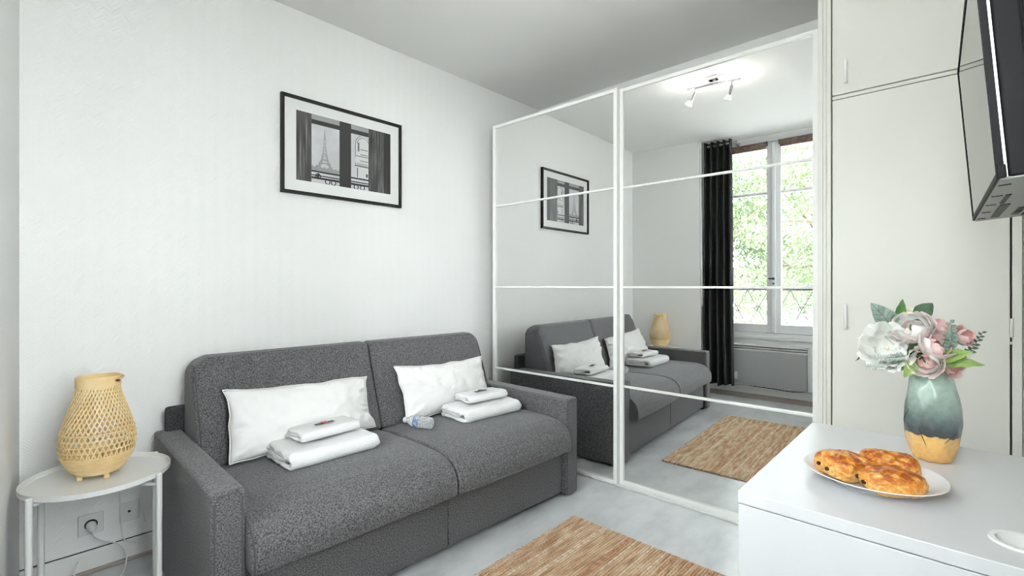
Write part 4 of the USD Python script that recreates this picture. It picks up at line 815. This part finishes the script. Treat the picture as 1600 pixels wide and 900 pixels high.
ax = fdir(-.25, -.85, .35); blossom('rose', 'small white open flower between the white dahlia and the pink rose', at_center(fp(-.064, -.048, 1.032), ax, .018), ax, [(.030, 62, 5, 40), (.022, 84, 4, 44)], ['petal_white'], seed=9)
def leaf(base, tip, nrm, width, fold=.25, droop=.0, n=13, fat=.45):
    base, tip, nrm = np.array(base), np.array(tip), np.array(nrm); L = tip - base; ln = np.linalg.norm(L); nrm = nrm - L * (nrm @ L) / ln ** 2; nrm /= np.linalg.norm(nrm); sd = np.cross(L / ln, nrm)
    def fn(u, t):
        s = (u * 2 - 1); w = width / 2 * np.sin(PI * np.clip(t, 0, 1) ** (fat / .5 * .72)) ** .85 + .0004
        return base + L * t[..., None] + sd * (s * w)[..., None] + nrm * (fold * np.abs(s) * w - droop * ln * (t - t ** 2 * .0) ** 2 + .04 * ln * np.sin(PI * t) + .0015 * np.sin(t * 23 + s * 3) * np.abs(s))[..., None]
    return grid(fn, 7, n), fn
def leaf_thing(name, label, leaves, mt, veins=False, stemmat='stem_green'):
    b0 = np.array(leaves[0][0]); t = thing(name, label, 'leaf', b0)
    d = np.array(leaves[0][1]) - b0; d /= np.linalg.norm(d); stem(t, b0, d, stemmat, .0015)
    for (b, e, n, w, *r) in leaves:
        m, fn = leaf(b, e, n, w, *(r or []))
        l_ = part('leaf_blade', m, mats[mt], t, smooth=True)
        tt = np.linspace(.02, .97, 14); mid = fn(np.full(14, .5), tt); up = np.array(n) / np.linalg.norm(n)
        part('midrib', tube(mid + up * .0006, np.linspace(.0009, .0004, 14), 5), mats['leaf_vein' if veins else mt], l_)
        if veins:
            for k in (3, 5, 7, 9):
                for s in (.08, .92): part('side_vein', tube([mid[k] + up * .0006, fn(np.array([.5 + (s - .5) * .5]), np.array([tt[k] + .09]))[0] + up * .0006, fn(np.array([s]), np.array([tt[k] + .15]))[0] + up * .0006], .0004, 4), mats['leaf_vein'], l_)
nf_ = fdir(0, -1, .25)
leaf_thing('grey_leaf', 'large grey-green veined leaf at the upper left of the bouquet', [(fp(-.096, .0, 1.072), fp(-.164, -.012, 1.142), fdir(.25, -.95, .2), .052, .14, 0.)], 'leaf_greygreen', True)
leaf_thing('green_leaf', 'upright narrow green leaf standing at the top of the bouquet', [(fp(-.089, .012, 1.094), fp(-.077, .008, 1.153), fdir(.3, -.9, 0), .024, .2, 0.)], 'leaf_green')
leaf_thing('green_leaf', 'dark green pointed leaf at the top right behind the peony', [(fp(-.042, .006, 1.100), fp(.001, .0, 1.144), fdir(-.2, -.95, .2), .040, .2, 0., 13, .62)], 'leaf_dark')
leaf_thing('green_leaf', 'pair of light green leaves spreading to the right above the vase rim', [(fp(.010, -.046, 1.004), fp(.094, -.052, 1.034), fdir(-.1, -.75, .65), .036, .2, .05), (fp(.012, -.046, 1.000), fp(.122, -.04, 1.004), fdir(.05, -.70, .70), .034, .22, .05)], 'leaf_light')
leaf_thing('green_leaf', 'green leaf drooping at the lower left beside the vase rim', [(fp(-.052, -.040, 1.000), fp(-.112, -.056, .972), fdir(.0, -.85, .5), .036, .2, .05)], 'leaf_green')
leaf_thing('green_leaf', 'yellow-green leaf pointing down at the left of the vase rim', [(fp(-.044, -.050, .998), fp(-.070, -.062, .958), fdir(.35, -.85, .2), .028, .2, .02)], 'leaf_light')
leaf_thing('green_leaf', 'dark green leaf deep in the middle of the bouquet', [(fp(-.036, -.038, 1.000), fp(-.052, -.052, 1.052), fdir(.3, -.9, .1), .040, .2, 0.)], 'leaf_dark')
leaf_thing('green_leaf', 'dark narrow leaf poking out at the far left of the bouquet', [(fp(-.150, .004, 1.018), fp(-.208, -.008, .983), fdir(.1, -.6, .8), .010, .3, 0.)], 'leaf_vein')
def sprig(name, label, pts, mt, n, size, spread, round_=.6, stemmat='stem_green'):
    c = spline([np.array(p) for p in pts], 40); t = thing(name, label, 'sprig', c[0]); stem(t, c[0], (c[4] - c[0]) / np.linalg.norm(c[4] - c[0]), stemmat, .0011)
    part('twig', tube(c, np.linspace(.0011, .0005, 40), 5), mats[stemmat], t); ms = []
    for k in range(n):
        i = int(4 + 35 * k / max(1, n - 1)); tg = c[min(i, 39)] - c[max(i - 2, 0)]; tg /= np.linalg.norm(tg); sd = np.cross(tg, fdir(0, -1, .1)); sd /= np.linalg.norm(sd); sg = 1 if k % 2 else -1
        d = tg * .55 + sd * sg * spread + np.array([*(VF * rng.normal(0, .25)), rng.normal(0, .1)]); d /= np.linalg.norm(d); s_ = size * (1.15 - .5 * k / n)
        ms.append(leaf(c[i], c[i] + d * s_, fdir(rng.normal(0, .3), -1, .3), s_ * round_, .1, 0., 7)[0])
    part('leaflets', cat_(ms), mats[mt], t, smooth=True, kind='stuff')
sprig('berry_sprig', 'speckled grey-white sprig reaching left below the white dahlia', [fp(-.06, -.034, 1.000), fp(-.11, -.056, .982), fp(-.172, -.06, .978)], 'berry_grey', 30, .013, .95, .42)
sprig('berry_sprig', 'speckled grey-white sprig in front of the white dahlia', [fp(-.066, -.05, 1.012), fp(-.095, -.075, 1.008), fp(-.142, -.078, 1.004)], 'berry_grey', 24, .012, .95, .42)
sprig('eucalyptus_sprig', 'upright eucalyptus sprig with small round leaves beside the pink rose', [fp(.038, -.03, 1.020), fp(.046, -.032, 1.055), fp(.044, -.024, 1.098)], 'leaf_greygreen', 14, .015, .9, .8)
sprig('eucalyptus_sprig', 'thin eucalyptus sprig at the far right edge of the bouquet', [fp(.082, .0, 1.018), fp(.102, -.004, 1.045), fp(.119, -.008, 1.076)], 'leaf_vein', 12, .011, .9, .6)
sprig('eucalyptus_sprig', 'short leafy sprig beside the pink rose, left of the upright eucalyptus', [fp(.026, -.05, 1.024), fp(.028, -.056, 1.048), fp(.034, -.054, 1.070)], 'leaf_greygreen', 10, .010, .9, .55)
sprig('pale_sprig', 'pale whitish feathery sprig at the far left of the bouquet', [fp(-.150, -.002, 1.030), fp(-.172, -.010, 1.038), fp(-.190, -.016, 1.050)], 'petal_white', 20, .016, .9, .3)

# ------------------------------------------------------------------ outside: guard rail, trees, ground
gr = thing('window_guard', 'dark iron guard rail outside the window', 'railing', (1.388, -.50, .66))
part('top_bar', rb(WX0 + .002, WX1 - .002, -.515, -.485, 1.112, 1.138, .004), mats['iron'], gr); part('bottom_bar', rb(WX0 + .002, WX1 - .002, -.508, -.492, .700, .716, .003), mats['iron'], gr)
nb = 5
for k in range(nb):
    a, b = WX0 + .01 + (WX1 - WX0 - .02) * k / nb, WX0 + .01 + (WX1 - WX0 - .02) * (k + 1) / nb
    part('lattice_bar', cyl((a, -.500, .712), (b, -.500, 1.115), .0045, 8), mats['iron'], gr); part('lattice_bar', cyl((b, -.497, .712), (a, -.497, 1.115), .0045, 8), mats['iron'], gr)
    an = np.linspace(0, 2 * PI, 18, endpoint=False); part('ring', tube(np.stack([(a + b) / 2 + .03 * np.cos(an), -.4985 + 0 * an, .914 + .03 * np.sin(an)], 1), .004, 6, closed=True), mats['iron'], gr)
pm('ground', (.78, .77, .75), .95, mix=((.70, .70, .68), 1.5, .4, .6))  # unseen paving, kept pale to bounce daylight up to the ceiling
struct('ground', bx(-40, 40, -60, 30, -4.2, -4.0), mats['ground'], 'unseen pale paving below the window, bouncing daylight up into the room')
def tree(label, x, y, zc, R, n, mt, seed):
    r_ = np.random.default_rng(seed); t = thing('tree', label, 'tree', (x, y, -4.0))
    part('trunk', disp(tube(spline([(x, y, -4.02), (x + .1, y, -1.5), (x - .05, y + .1, zc - R * .5), (x, y, zc + R * .4)], 24), np.linspace(.16, .05, 24), 10), .02, 3, seed), mats['bark'], t)
    cl = []
    for k in range(16):
        d = r_.normal(size=3); d /= np.linalg.norm(d); e = np.array([x, y, zc]) + d * R * np.array([1, 1, 1.1]) * r_.uniform(.55, .95); s = np.array([x, y, zc - R * .45 + R * .7 * r_.random()])
        cl.append((e, R * r_.uniform(.32, .52)))
        part('branch', tube(spline([s, (s + e) / 2 + r_.normal(0, .12, 3), e], 10), np.linspace(.045, .010, 10), 6), mats['bark'], t)
    c = r_.integers(0, len(cl), n); ce = np.array([cl[i][0] for i in c]); cr = np.array([cl[i][1] for i in c]); d = r_.normal(size=(n, 3)); d /= np.linalg.norm(d, axis=1, keepdims=True)
    P = ce + d * (cr * r_.uniform(.35, 1., n) ** .6)[:, None]; a = r_.normal(size=(n, 3)) + [0, 0, -.5]; a /= np.linalg.norm(a, axis=1, keepdims=True); b = np.cross(a, r_.normal(size=(n, 3))); b /= np.linalg.norm(b, axis=1, keepdims=True); nn = np.cross(a, b)
    L = r_.uniform(.08, .15, n)[:, None]; v = np.stack([P, P + a * L * .45 + b * L * .24 + nn * L * .05, P + a * L, P + a * L * .45 - b * L * .24 + nn * L * .05], 1).reshape(-1, 3); i = np.arange(n)[:, None] * 4
    part('foliage', trimesh.Trimesh(v, np.vstack([i + [0, 1, 2], i + [0, 2, 3]]), process=False), mats[mt], t, smooth=False, kind='stuff')
tree('leafy light green tree outside, behind the window sash next to the curtain', -1.1, -6.8, 2.1, 2.05, 11000, 'tree_leaf', 41)
tree('leafy green tree outside, behind the window sash away from the curtain', 1.0, -8.0, 2.4, 2.1, 11000, 'tree_leaf', 42)
tree('darker green tree outside, behind the two leafy ones', -1.2, -12.5, 2.8, 2.8, 9000, 'tree_leaf_blue', 43)
tree('darker green tree outside, farthest left beyond the window', -5.0, -9.5, 1.6, 2.3, 7000, 'tree_leaf_blue', 44)

GROUPS = {'pillow': 'white pillows on the sofa', 'bath_towel': 'folded towels on the sofa', 'hand_towel': 'folded towels on the sofa', 'soap_packet': 'packets on the towels', 'wall_socket': 'wall sockets under the side table',
    'roller_blind': 'rolled blinds at the window', 'chocolate_pastry': 'pastries on the plate', 'rose': 'flowers in the vase', 'peony': 'flowers in the vase', 'dahlia': 'flowers in the vase', 'green_leaf': 'leaves in the vase', 'grey_leaf': 'leaves in the vase',
    'berry_sprig': 'sprigs in the vase', 'eucalyptus_sprig': 'sprigs in the vase', 'pale_sprig': 'sprigs in the vase', 'tree': 'trees outside the window'}
for p in stage.GetPrimAtPath('/World').GetChildren():
    n = p.GetName(); n = n[:-4] if n[-4:-3] == '_' and n[-3:].isdigit() else n
    if n in GROUPS: p.SetCustomDataByKey('group', GROUPS[n])
